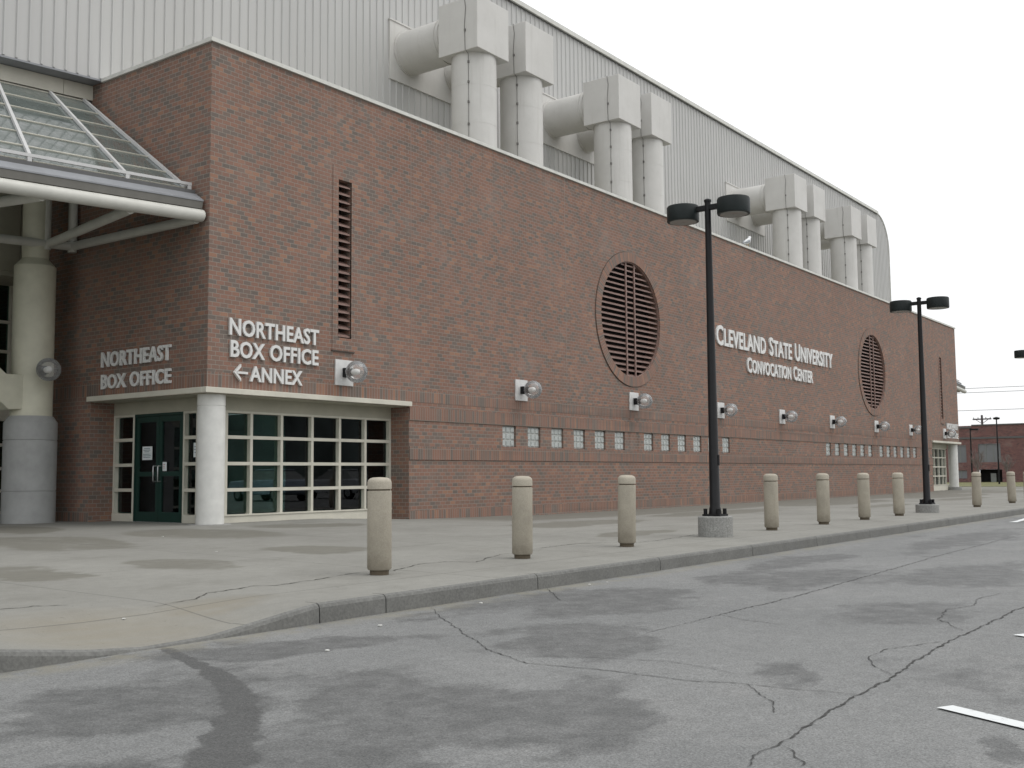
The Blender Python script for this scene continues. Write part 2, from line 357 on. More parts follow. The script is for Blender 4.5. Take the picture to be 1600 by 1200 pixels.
def plaza_mat():
    m, t, b, o = mat('plaza_concrete'); p = worldpos(t)
    f = noise(t, p, 0.5, 6, 0.6); g = noise(t, p, 120, 3, 0.75); md = noise(t, p, 7, 5, 0.65)
    col = ramp(t, f, [(0.3, (0.232, 0.228, 0.207)), (0.7, (0.29, 0.286, 0.261))])
    col = mixc(t, 0.5, col, ramp(t, md, [(0.3, (0.82, 0.82, 0.82)), (0.7, (1.06, 1.06, 1.06))]), 'MULTIPLY')
    col = mixc(t, 0.45, col, ramp(t, g, [(0.3, (0.6, 0.6, 0.6)), (0.7, (1.25, 1.25, 1.25))]), 'MULTIPLY')
    damp = blobs(t, p, [(-3.78,-1.86,.57,-1.04,-.75,-1.26), (-1.38,-1.71,.62,-1.15,-.8,-1.0), (-4.69,-5.63,.34,-.59,-.49,-.66), (-6.17,-5.31,.32,-.54,-.42,-.74),
        (-2.38,-5.28,.37,-.66,-.5,-.5), (-2.34,1.66,.4,-.8,-.8,-1.3), (1.2,-1.3,.9,-.5,-.5,-.5), (4.0,-4.4,.9,0,0,.6), (5.6,-3.9,2.4,0,0,.75), (12.5,-3.4,3.2,0,0,.9),
        (22,-3.0,4.5,0,0,1.1), (33,-3.2,5.5,0,0,1.4), (43,-3.5,5,0,0,1.4), (19,-5.3,2.2,0,0,.5), (3.0,-6.6,1.4,0,0,.35), (28,-5.2,3,0,0,.6)], 1.25, (0.78, 1.02), 0.9)
    sp0 = t.nodes.new('ShaderNodeSeparateXYZ'); t.links.new(vadd(t, p, vscale(t, noise(t, p, 1.2, 5, 0.65, 'Color'), 0.7)), sp0.inputs[0])
    strip = math_(t, 'MULTIPLY', step(t, sp0.outputs['Y'], -2.15, -2.0), step(t, sp0.outputs['X'], 5.2, 6.8))
    damp = math_(t, 'MAXIMUM', math_(t, 'MULTIPLY', damp, step(t, noise(t, p, 1.7, 6, 0.7), 0.2, 0.5)), math_(t, 'MULTIPLY', strip, step(t, noise(t, p, 0.8, 6, 0.7), 0.1, 0.5)))
    col = mixc(t, math_(t, 'MULTIPLY', damp, 0.8), col, mixc(t, md, (0.135, 0.13, 0.108), (0.175, 0.168, 0.142)))
    sm_ = step(t, noise(t, mapping(t, p, (0,0,0), (0,0,0.3), (0.8, 1.3, 1)), 1.0, 8, 0.7), 0.5, 0.68)
    col = mixc(t, math_(t, 'MULTIPLY', sm_, 0.4), col, (0.17, 0.165, 0.145))
    spot = step(t, noise(t, p, 16, 2, 0.5), 0.70, 0.74)
    col = mixc(t, math_(t, 'MULTIPLY', spot, 0.45), col, (0.10, 0.098, 0.09))
    tan = blobs(t, p, [(-7.45,-8.6,1.0,-.1,-.1,.8), (-6.5,-8.4,.7,0,0,.35)], 0.5, (0.2, 1.2), 2.0)
    tn = noise(t, mapping(t, p, (0,0,0), (0,0,0.4), (1.2, 9, 1)), 1.0, 5, 0.7)
    col = mixc(t, math_(t, 'MULTIPLY', tan, math_(t, 'MULTIPLY', tn, 0.95), True), col, (0.225, 0.20, 0.150))
    # control joints: a 3 m grid of tooled lines
    sep = t.nodes.new('ShaderNodeSeparateXYZ'); t.links.new(p, sep.inputs[0]); jl = None
    for ax, pitch, off in (('X', 3.0, 0.7), ('Y', 2.6, 0.55)):
        q = math_(t, 'PINGPONG', math_(t, 'ADD', sep.outputs[ax], off), pitch / 2)
        l = step(t, q, 0.012, 0.004); jl = l if jl is None else math_(t, 'MAXIMUM', jl, l)
    col = mixc(t, math_(t, 'MULTIPLY', jl, 0.55), col, (0.09, 0.09, 0.08))
    t.links.new(col, b.inputs['Base Color']); b.inputs['Roughness'].default_value = 0.9; b.inputs['Specular IOR Level'].default_value = 0.3
    bump(t, math_(t, 'SUBTRACT', g, math_(t, 'MULTIPLY', jl, 2.0)), b, 0.25, 0.004)
    return m
M_plaza = plaza_mat()

SEAM = []
_sp = [(-7.40,-9.14,.04),(-7.52,-9.45,.045),(-7.62,-9.70,.055),(-7.72,-9.98,.06),(-7.90,-10.36,.075),(-8.10,-10.70,.085),(-8.34,-11.02,.09),(-8.60,-11.30,.10),(-8.82,-11.50,.12),(-9.04,-11.75,.13)]
for (ax, ay, aw), (bx, by, bw_) in zip(_sp, _sp[1:]):
    SEAM.append(((ax+bx)/2, (ay+by)/2, (bx-ax)*0.75, (by-ay)*0.75, -(by-ay)/math.hypot(bx-ax, by-ay)*(aw+bw_)/2*1.15, (bx-ax)/math.hypot(bx-ax, by-ay)*(aw+bw_)/2*1.15))
def road_mat():
    m, t, b, o = mat('worn_asphalt'); p = worldpos(t)
    f = noise(t, p, 0.35, 6, 0.62); g = noise(t, p, 110, 2, 0.8); md = noise(t, p, 9, 6, 0.7)
    vo = t.nodes.new('ShaderNodeTexVoronoi'); vo.inputs['Scale'].default_value = 75; t.links.new(p, vo.inputs['Vector'])
    col = ramp(t, f, [(0.3, (0.175, 0.179, 0.177)), (0.7, (0.225, 0.228, 0.224))])
    wet = blobs(t, p, [(-6.9,-9.75,.9,-.3,-.3,.5), (-8.6,-10.55,.3,-.55,-.3,-.5), (-7.64,-11.4,.3,-.42,-.5,-.45), (-6.04,-12.76,.13,-.2,-.45,-.18), (-3.6,-10.2,.6,-.8,-1.3,-.4),
        (-3.31,-12.37,.32,-.5,-1.0,-.3), (-5.83,-11.37,.46,-.6,-.41,-.26), (-7.74,-12.57,.34,-.5,-.5,-.3), (0.2,-12.07,.33,-.55,-1.2,-.25), (-0.55,-10.9,.5,-.7,-1.6,-.3), (-7.1,-14.1,.1,-.1,-.25,-.1),
        (1.0,-9.9,2.2,.1,0,.45), (-4.9,-9.6,1.0,.1,0,.35), (7,-10.6,4,0,0,.5), (12,-12,5,0,0,.7), (20,-10,8,0,0,.6), (-10,-9.9,1.0,0,0,.5), (-9.6,-11.6,.5,.2,-.3,.4), (-8.75,-12.0,.4,-.3,-.2,-.2)], 0.9, (0.3, 1.35), 1.2)
    fb = noise(t, mapping(t, p, (3.1, 1.7, 0), (0, 0, 0.12), (0.62, 1.0, 1)), 0.62, 10, 0.70)
    wet = step(t, math_(t, 'ADD', fb, math_(t, 'MULTIPLY', wet, 0.18)), 0.535, 0.635)
    seam = math_(t, 'MULTIPLY', blobs(t, p, SEAM, 0.15, (0.85, 1.15), 6.0), 0.9)
    col = mixc(t, math_(t, 'MULTIPLY', wet, 0.8), col, mixc(t, step(t, noise(t, p, 5, 8, 0.75), 0.35, 0.7), (0.088, 0.090, 0.089), (0.155, 0.157, 0.155)))
    col = mixc(t, seam, col, (0.088, 0.089, 0.088))
    pale = math_(t, 'MULTIPLY', step(t, noise(t, p, 0.9, 8, 0.72), 0.52, 0.66), math_(t, 'SUBTRACT', 1.0, math_(t, 'MAXIMUM', wet, seam)))
    col = mixc(t, math_(t, 'MULTIPLY', pale, 0.3), col, (0.27, 0.268, 0.26))
    col = mixc(t, 0.55, col, ramp(t, md, [(0.3, (0.78, 0.78, 0.78)), (0.7, (1.12, 1.12, 1.12))]), 'MULTIPLY')
    col = mixc(t, 0.7, col, ramp(t, g, [(0.3, (0.38, 0.38, 0.38)), (0.72, (1.55, 1.55, 1.55))]), 'MULTIPLY')
    stones = step(t, vo.outputs['Distance'], 0.16, 0.08)
    col = mixc(t, math_(t, 'MULTIPLY', stones, 0.45), col, (0.36, 0.33, 0.31))
    sep = t.nodes.new('ShaderNodeSeparateXYZ'); t.links.new(p, sep.inputs[0])
    gy = math_(t, 'ADD', sep.outputs['Y'], math_(t, 'MULTIPLY', md, 0.16))
    gut = math_(t, 'MULTIPLY', step(t, gy, -9.42, -9.12), step(t, noise(t, p, 4, 5, 0.7), 0.35, 0.65))
    col = mixc(t, math_(t, 'MULTIPLY', gut, 0.6), col, (0.23, 0.215, 0.165))
    t.links.new(col, b.inputs['Base Color'])
    r = t.nodes.new('ShaderNodeMapRange'); r.inputs['To Min'].default_value = 0.85; r.inputs['To Max'].default_value = 0.7; t.links.new(wet, r.inputs['Value'])
    t.links.new(r.outputs[0], b.inputs['Roughness']); b.inputs['Specular IOR Level'].default_value = 0.3
    bump(t, math_(t, 'ADD', g, math_(t, 'MULTIPLY', vo.outputs['Distance'], -0.8)), b, 0.4, 0.006)
    return m
M_road = road_mat()
M_crack = plain('asphalt_crack_dark', (0.05, 0.05, 0.048), 0.95, 0, 0.5, 20)
M_pcrack = plain('concrete_crack_dark', (0.07, 0.068, 0.06), 0.95, 0, 0.4, 20)
def paint_mat():
    m, t, b, o = mat('worn_white_paint'); p = worldpos(t)
    f = step(t, noise(t, p, 14, 6, 0.75), 0.32, 0.42)
    t.links.new(mixc(t, f, (0.2, 0.2, 0.2), (0.66, 0.68, 0.68)), b.inputs['Base Color']); b.inputs['Roughness'].default_value = 0.7
    return m
M_paint = paint_mat()
def grass_mat():
    m, t, b, o = mat('dry_grass'); p = worldpos(t)
    t.links.new(ramp(t, noise(t, p, 1.5, 6, 0.7), [(0.3, (0.10, 0.11, 0.045)), (0.7, (0.19, 0.175, 0.08))]), b.inputs['Base Color']); b.inputs['Roughness'].default_value = 1
    bump(t, noise(t, p, 25, 4), b, 1.0, 0.05); return m
M_grass = grass_mat()

def glass_mat(name, tint, dirt=0.0, dirtcol=(0.3, 0.33, 0.32), rough=0.0, dscale=2.0):
    m, t, b, o = mat(name); t.nodes.remove(b)
    fr = N(t, 'ShaderNodeFresnel'); fr.inputs['IOR'].default_value = 1.5
    tr = N(t, 'ShaderNodeBsdfTransparent'); tr.inputs['Color'].default_value = (*tint, 1)
    gl = N(t, 'ShaderNodeBsdfGlossy'); gl.inputs['Roughness'].default_value = rough; gl.inputs['Color'].default_value = (0.95, 0.97, 1, 1)
    ms = N(t, 'ShaderNodeMixShader'); t.links.new(fr.outputs[0], ms.inputs[0]); t.links.new(tr.outputs[0], ms.inputs[1]); t.links.new(gl.outputs[0], ms.inputs[2])
    out = ms.outputs[0]
    if dirt:
        df = N(t, 'ShaderNodeBsdfDiffuse'); df.inputs['Color'].default_value = (*dirtcol, 1)
        m2 = N(t, 'ShaderNodeMixShader')
        f = noise(t, worldpos(t), dscale, 6, 0.65)
        r = N(t, 'ShaderNodeMapRange'); r.inputs['From Min'].default_value = 0.3; r.inputs['From Max'].default_value = 0.7
        r.inputs['To Min'].default_value = dirt * 0.7; r.inputs['To Max'].default_value = dirt * 1.3; t.links.new(f, r.inputs['Value'])
        t.links.new(r.outputs[0], m2.inputs[0]); t.links.new(out, m2.inputs[1]); t.links.new(df.outputs[0], m2.inputs[2]); out = m2.outputs[0]
    t.links.new(out, o.inputs[0]); return m
M_glass = glass_mat('tinted_window_glass', (0.42, 0.58, 0.52))
M_cglass = glass_mat('dusty_canopy_glass', (0.42, 0.52, 0.49), 0.68, (0.125, 0.145, 0.135), 0.03, 3.6)
M_globe = glass_mat('ribbed_globe_glass', (0.94, 0.94, 0.935), 0.17, (0.85, 0.85, 0.84), 0.03, 1.5)
def glassblock_mat():
    m, t, b, o = mat('glass_block'); p = worldpos(t)
    f = noise(t, p, 9, 5, 0.7)
    t.links.new(ramp(t, f, [(0.3, (0.36, 0.385, 0.375)), (0.7, (0.50, 0.525, 0.51))]), b.inputs['Base Color'])
    b.inputs['Roughness'].default_value = 0.15; bump(t, noise(t, p, 30, 2), b, 0.6, 0.01); return m
M_gblock = glassblock_mat()
M_grout = plain('pale_grout', (0.42, 0.43, 0.41), 0.9)
M_bulb = plain('frosted_lamp', (0.8, 0.8, 0.78), 0.3)

# ------------------------------------------------------------ ground, plaza, kerb, road
L = 48.68; HT = 8.56
KY = -9.1; RZ = -0.16
def sm(t): t = max(0, min(1, t)); return t*t*(3-2*t)
def lerp_tab(x, tab):
    if x <= tab[0][0]: return tab[0][1]
    for (a, va), (b, vb) in zip(tab, tab[1:]):
        if x <= b: return va + (vb - va) * (x - a) / (b - a)
    return tab[-1][1]
def pz(x, y):
    zf = lerp_tab(x, [(3, 0.125), (5.2, 0.04), (10, -0.03)])
    z = zf * max(0, min(1, (y + 7.94) / 7.94)) if y > -7.94 else -0.02 * (-7.94 - y) / 1.16
    r = lerp_tab(x, [(-8.6, 0), (-7.9, 0.75), (-7.5, 1), (-7.0, 0.93), (-6.05, 0.0)])
    s = sm((-y - 8.0) / 1.05)
    return z + r * s * (RZ + 0.012 - z)
mb = MB(); mb.face([(-1500,-1500,-0.45),(1500,-1500,-0.45),(1500,1500,-0.45),(-1500,1500,-0.45)])
tag(mb.build('ground', M_grass), 'wide flat dull ground reaching the horizon', 'ground', kind='structure')
mb = MB(); mb.face([(-60,-70,RZ),(130,-70,RZ),(130,KY+0.2,RZ),(-60,KY+0.2,RZ)])
tag(mb.build('road', M_road), 'worn grey cracked asphalt drive with damp patches', 'road', kind='structure')
xs = [-40,-30,-22,-16,-12,-10] + [-9 + 0.1*i for i in range(0, 41)] + [-4.5,-4,-3,-2,-1,0,1,2,3,4,5.2,6,8,10,14,20,30,40,50,61]
ys = [KY+0.16,-8.85,-8.7,-8.55,-8.4,-8.25,-8.1,-7.94,-7,-6,-5,-4,-3,-2,-1,0,1,2,4,6.5]
mb = MB(); vs = [(x,y,pz(x,y)) for y in ys for x in xs]; nx = len(xs)
mb.add(vs, [(j*nx+i, j*nx+i+1, (j+1)*nx+i+1, (j+1)*nx+i) for j in range(len(ys)-1) for i in range(nx-1)])
# skirt at the far end
mb.face([(61,KY+.16,-0.4),(61,6.5,-0.4),(61,6.5,0),(61,KY+.16,-0.03)])
tag(mb.build('plaza', M_plaza, smooth=40), 'pale concrete plaza with damp patches in front of the brick wall', 'pavement', kind='structure')
joints = [-40,-30,-20,-14,-11.2,-8.75,-6.02,-5.3,-3.2,-0.8,1.7,4.0,6.4,8.5,11.2,14,17,20,23,26,30,34,38,42,46,50,55,61]
mb = MB()
for a, b in zip(joints, joints[1:]):
    a += 0.006; b -= 0.006; n = max(2, int((b - a) / 0.12)) if -9 < a < -5 else 2
    prev = None; first = None
    for k in range(n + 1):
        x = a + (b - a) * k / n; zt = pz(x, KY + 0.1) + 0.006; jit = 0.004 * math.sin(x * 3.1)
        lo = max(zt - 0.02, RZ - 0.02)
        sec = [(x, KY+0.16, -0.4), (x, KY+0.16, zt), (x, KY+0.035+jit, zt), (x, KY+0.012+jit, zt-0.012), (x, KY+jit, zt-0.035), (x, KY-0.012+jit, -0.4)]
        if prev:
            for q in range(5):
                mb.mi = 1 if q == 1 else 0; mb.face([prev[q], prev[q+1], sec[q+1], sec[q]])
            mb.mi = 0
        else: first = sec
        prev = sec
    mb.face(list(reversed(first))); mb.face(prev)
tag(mb.build('kerb', [M_kerb, M_plaza]), 'grey concrete kerb between plaza and asphalt with a dropped ramp', 'kerb', kind='structure')
# strip of grass and street beyond the far end
mb = MB(); mb.face([(61.1,-9,-0.13),(140,-9,-0.13),(140,60,-0.13),(61.1,60,-0.13)])
tag(mb.build('grass', M_grass), 'strip of dull yellow green winter grass before the far building', 'grass', kind='structure')

def ribbon(name, pts, w0, z, m, jit=0.03, seg=0.05, wj=0.5, taper=True, parent=None, zfun=None):
    P = []
    for (ax, ay), (bx, by) in zip(pts, pts[1:]):
        d = math.hypot(bx-ax, by-ay); n = max(1, int(d / seg))
        for k in range(n):
            t = k / n; P.append((ax+(bx-ax)*t, ay+(by-ay)*t))
    P.append(pts[-1]); Q = []; ox = oy = 0
    for x, y in P:
        ox = ox*0.7 + random.uniform(-jit, jit); oy = oy*0.7 + random.uniform(-jit, jit); Q.append((x+ox, y+oy))
    mb = MB(); prev = None; n = len(Q)
    for i, (x, y) in enumerate(Q):
        a, b = Q[max(0,i-1)], Q[min(n-1,i+1)]; dx, dy = b[0]-a[0], b[1]-a[1]; l = math.hypot(dx, dy) or 1
        w = w0 * random.uniform(1-wj, 1+wj)
        if taper: w *= min(1, 0.45 + 4*min(i, n-1-i)/n)
        px, py = -dy/l*w/2, dx/l*w/2
        zz = z if zfun is None else zfun(x, y) + 0.004
        cur = ((x+px, y+py, zz), (x-px, y-py, zz))
        if prev: mb.face([prev[0], prev[1], cur[1], cur[0]])
        prev = cur
    return mb.build(name, m)
road_cracks = [
 ([(-7.93,-13.36),(-7.75,-13.31),(-7.53,-13.32),(-7.0,-13.29),(-6.38,-13.26),(-5.99,-13.25),(-5.32,-13.21),(-4.42,-13.17),(-3.63,-13.18),(-2.21,-13.17),(1.5,-13.1)], 0.020),
 ([(-4.87,-9.2),(-5.24,-9.6),(-6.3,-10.9),(-6.57,-11.4),(-6.52,-11.78),(-6.53,-12.15),(-6.52,-12.42),(-6.45,-12.64),(-6.45,-12.9),(-6.41,-13.07),(-6.4,-13.26)], 0.013),
 ([(-6.43,-11.18),(-6.28,-11.42),(-6.14,-11.74),(-6.08,-12.03),(-6.12,-12.29),(-6.24,-12.52)], 0.008),
 ([(-6.45,-12.71),(-6.69,-12.87),(-6.79,-12.99),(-7.01,-13.09)], 0.011),
 ([(-7.56,-13.34),(-7.62,-13.42),(-7.73,-13.5),(-7.82,-13.53)], 0.010),
 ([(-5.8,-13.24),(-5.6,-13.07),(-5.3,-12.94),(-4.95,-12.94),(-4.71,-13.04),(-4.38,-13.15)], 0.010),
 ([(-3.89,-13.12),(-3.66,-12.98),(-3.36,-12.82),(-2.74,-12.72),(-2.36,-12.82),(-1.95,-12.74),(-1.34,-12.79),(-1.17,-12.9)], 0.012),
 ([(-3.99,-11.38),(-4.19,-11.69),(-4.29,-12.01)], 0.010),
 ([(-5.16,-11.38),(-4.49,-11.38),(-3.92,-11.36),(-3.35,-11.37),(-2.37,-11.37),(-0.87,-11.3),(1.08,-11.22),(2.86,-11.13),(9,-11.0)], 0.018),
 ([(-3.11,-9.15),(-3.5,-9.5),(-3.85,-9.79)], 0.014)]
for pts, w in road_cracks: tag(ribbon('road_crack', pts, w*0.5, RZ + 0.004, M_crack, 0.009, 0.03, 0.7), 'dark jagged crack in the asphalt', 'crack', 'cracks in the asphalt', 'structure')
for pts in ([(-6.82,-8.21),(-6.57,-8.16),(-6.38,-8.14),(-6.11,-7.92),(-5.51,-7.79),(-5.37,-7.92),(-4.78,-7.8),(-4.1,-7.66),(-3.81,-7.81),(-3.1,-7.52),(-2.69,-7.57),(-2.57,-7.86),(-1.59,-7.42),(-0.67,-7.42)],
            [(-0.62,-7.26),(0.45,-7.16),(1.08,-7.45)], [(1.06,-7.71),(1.86,-7.68),(3.43,-7.49)], [(-7.9,-7.47),(-7.5,-7.58),(-7.39,-7.56),(-7.2,-7.71)]):
    tag(ribbon('pavement_crack', pts, 0.013, 0, M_pcrack, 0.013, 0.04, 0.75, True, None, pz), 'dark crack wandering across the concrete plaza', 'crack', 'cracks in the plaza', 'structure')
for pts in ([(-6.47,-13.68),(-6.66,-14.03),(-9.0,-18.4)], [(-3.9,-13.47),(-4.1,-13.85),(-6.4,-18.2)], [(-1.3,-13.3),(-3.8,-18.0)], [(1.3,-13.2),(-1.2,-17.9)]):
    tag(ribbon('road_marking', pts, 0.10, RZ + 0.008, M_paint, 0.0, 0.3, 0.0, False), 'worn white painted parking stripe on the asphalt', 'road marking', 'white parking stripes', 'structure')
for pts in ([(13.2,-9.9),(16.5,-9.7)], [(17,-10.4),(21,-10.2)]):  # white strips painted in place of glare on the far asphalt
    tag(ribbon('road_marking', pts, 0.14, RZ + 0.008, M_paint, 0.01, 0.3, 0.3, False), 'white strip painted as glare on the far asphalt near the kerb', 'road marking', 'far glare strips on the road', 'structure')

# ------------------------------------------------------------ brick box office block
B = thing('brick_building', (0, 0, 0), 'long red brown brick block with round louvres, corner entrances and a pale coping', 'building')
OPEN_Z = 2.37; WX = 5.135; DY = 3.44
CIRC = [14.38, 34.98]; CZ = 5.23; RI, RO = 1.62, 1.88
SLIT = [(3.07, 3.43), (45.42, 45.78)]; SZ0, SZ1 = 3.62, 6.75
GB = [8.37 + i*1.005 for i in range(6)] + [14.98 + i*1.005 for i in range(6)] + [29.1 + i*0.985 for i in range(6)] + [35.5 + i*0.98 for i in range(6)]
GZ0, GZ1, GW = 1.59, 2.08, 0.53
holes = [(0, WX, -1, OPEN_Z), (L-WX, L, -1, OPEN_Z)] + [(a, b, SZ0, SZ1) for a, b in SLIT] + [(c-2, c+2, CZ-2, CZ+2) for c in CIRC] + [(g, g+GW, GZ0, GZ1) for g in GB]
mb = MB()
xb = sorted({0, L} | {h[0] for h in holes} | {h[1] for h in holes}); zb = sorted({-0.4, HT} | {h[2] for h in holes if h[2] > -0.4} | {h[3] for h in holes})
for x0, x1 in zip(xb, xb[1:]):
    for z0, z1 in zip(zb, zb[1:]):
        cx, cz = (x0+x1)/2, (z0+z1)/2
        if any(h[0] < cx < h[1] and h[2] < cz < h[3] for h in holes): continue
        mb.face([(x0,0,z0),(x1,0,z0),(x1,0,z1),(x0,0,z1)])
def reveal(x0, x1, z0, z1, d):
    mb.face([(x0,0,z0),(x0,0,z1),(x0,d,z1),(x0,d,z0)]); mb.face([(x1,0,z1),(x1,0,z0),(x1,d,z0),(x1,d,z1)])
    mb.face([(x0,0,z0),(x0,d,z0),(x1,d,z0),(x1,0,z0)]); mb.face([(x0,0,z1),(x1,0,z1),(x1,d,z1),(x0,d,z1)])
for a, b in SLIT: reveal(a, b, SZ0, SZ1, 0.3)
for g in GB: reveal(g, g+GW, GZ0, GZ1, 0.08)
NC = 64
for c in CIRC:
    pin = []; pout = []
    for k in range(NC):
        t = 2*math.pi*(k+0.5)/NC; cs, sn = math.cos(t), math.sin(t); q = max(abs(cs), abs(sn))
        pin.append((c+RI*cs, CZ+RI*sn)); pout.append((c+2*cs/q, CZ+2*sn/q))
    for k in range(NC):
        j = (k+1) % NC
        corner = None
        if abs(pout[k][0]-pout[j][0]) > 1e-6 and abs(pout[k][1]-pout[j][1]) > 1e-6:
            corner = (c + math.copysign(2, pout[k][0]-c), CZ + math.copysign(2, pout[k][1]-CZ))
        pts = [pin[k], pout[k]] + ([corner] if corner else []) + [pout[j], pin[j]]
        mb.face([(x, 0, z) for x, z in pts])
        mb.face([(pin[k][0],0,pin[k][1]),(pin[j][0],0,pin[j][1]),(pin[j][0],0.35,pin[j][1]),(pin[k][0],0.35,pin[k][1])])
def end_wall(X, sgn):
    for y0, y1, z0, z1 in ((0, DY, OPEN_Z, HT), (DY, 9.2, -0.4, OPEN_Z), (DY, 9.2, OPEN_Z, HT)):
        pts = [(X,y1,z0),(X,y0,z0),(X,y0,z1),(X,y1,z1)]
        mb.face(pts if sgn > 0 else list(reversed(pts)))
    # opening returns
    mb.face([(X,DY,-0.4),(X+sgn*0.55,DY,-0.4),(X+sgn*0.55,DY,OPEN_Z),(X,DY,OPEN_Z)])
    xe = X + sgn*WX
    mb.face([(xe,0,-0.4),(xe,0,OPEN_Z),(xe,0.55,OPEN_Z),(xe,0.55,-0.4)])
end_wall(0, 1); end_wall(L, -1)
# parapet back and roof
mb.face([(0.3,0.3,HT-0.02),(L-0.3,0.3,HT-0.02),(L-0.3,0.3,8.1),(0.3,0.3,8.1)])
wall = mb.build('wall', M_brick, B, boxuv=True)
mb = MB(); mb.face([(0.02,0.3,8.15),(L-0.02,0.3,8.15),(L-0.02,6.2,8.15),(0.02,6.2,8.15)])
mb.build('roof_deck', M_creamdark, B)
# coping
mb = MB()
def coping_run(a, b, axis):
    pass
prof = [(-0.045, HT-0.02), (0.33, HT-0.02), (0.33, HT+0.045), (-0.03, HT+0.058), (-0.045, HT+0.052)]
mb.add([(x if False else (-0.045 if k == 0 else L+0.045), y, z) for k in (0, 1) for y, z in prof], [(4,3,2,1,0),(5,6,7,8,9)] + [(q,(q+1)%5,5+(q+1)%5,5+q) for q in range(5)])
for X, s in ((0, 1), (L, -1)):
    mb.box((X - s*0.045, 0.331, HT-0.02), (X + s*0.32, 3.28, HT+0.052))
for x in [i*3.05 for i in range(1, 16)]: mb.box((x-0.02, -0.049, HT-0.023), (x+0.02, 0.34, HT+0.061))
mb.build('coping', M_trim, B)
# soldier course bands, proud of the wall
def band(x0, x1, z0, z1, d, parent=B):
    m2 = MB()
    m2.box((x0, -d, z0), (x1, 0.02, z1)); return m2.build('soldier_band', M_soldier, parent, boxuv=True, swap=True)
band(WX+0.003, L-WX-0.003, 2.095, 2.365, 0.022); band(WX+0.003, L-WX-0.003, 1.27, 1.55, 0.022)
band(WX+0.003, L-WX-0.003, -0.4, 0.21, 0.006)
band(-0.006, L+0.006, 2.48, 2.74, 0.006)
m2 = MB(); m2.box((-0.006, 0.021, 2.48), (0.02, 6.2, 2.74)); m2.build('soldier_band', M_soldier, B, boxuv=True, swap=True)
m2 = MB(); m2.box((-0.006, DY+0.003, -0.4), (0.02, 6.2, 0.30)); m2.build('soldier_band', M_soldier, B, boxuv=True, swap=True)
for x in (5.2, 11.1, 17.6, 24.34, 31.1, 37.6, 43.5):
    m2 = MB(); m2.box((x-0.009, -0.003, 2.76), (x+0.009, 0.01, HT-0.03)); m2.build('expansion_joint', M_sealant, B)
# slit louvres
for a, b in SLIT:
    m2 = MB()
    for z0, z1 in ((SZ0-0.25, SZ0), (SZ1, SZ1+0.27)): m2.box((a-0.15, -0.012, z0), (b+0.06, 0.02, z1))
    m2.box((a-0.15, -0.012, SZ0), (a, 0.02, SZ1)); m2.box((b, -0.012, SZ0), (b+0.06, 0.02, SZ1))
    fr = m2.build('louvre_surround', M_brick, B, boxuv=True)
    m2 = MB(); m2.box((a-0.17, -0.03, SZ0-0.275), (b+0.08, 0.01, SZ0-0.251)); m2.build('louvre_sill', M_rust, B)
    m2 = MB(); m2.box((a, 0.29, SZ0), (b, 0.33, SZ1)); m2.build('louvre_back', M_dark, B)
    m2 = MB(); n = 20
    for k in range(n):
        z = SZ0 + (k+0.5)*(SZ1-SZ0)/n
        m2.add([(x, y, z+zz) for x in (a, b) for y, zz in ((0.02,-0.055),(0.02,-0.03),(0.17,0.065),(0.17,0.05))], [(0,1,2,3),(7,6,5,4),(0,4,5,1),(1,5,6,2),(2,6,7,3),(3,7,4,0)])
    m2.build('louvre_blades', M_louvre, B)
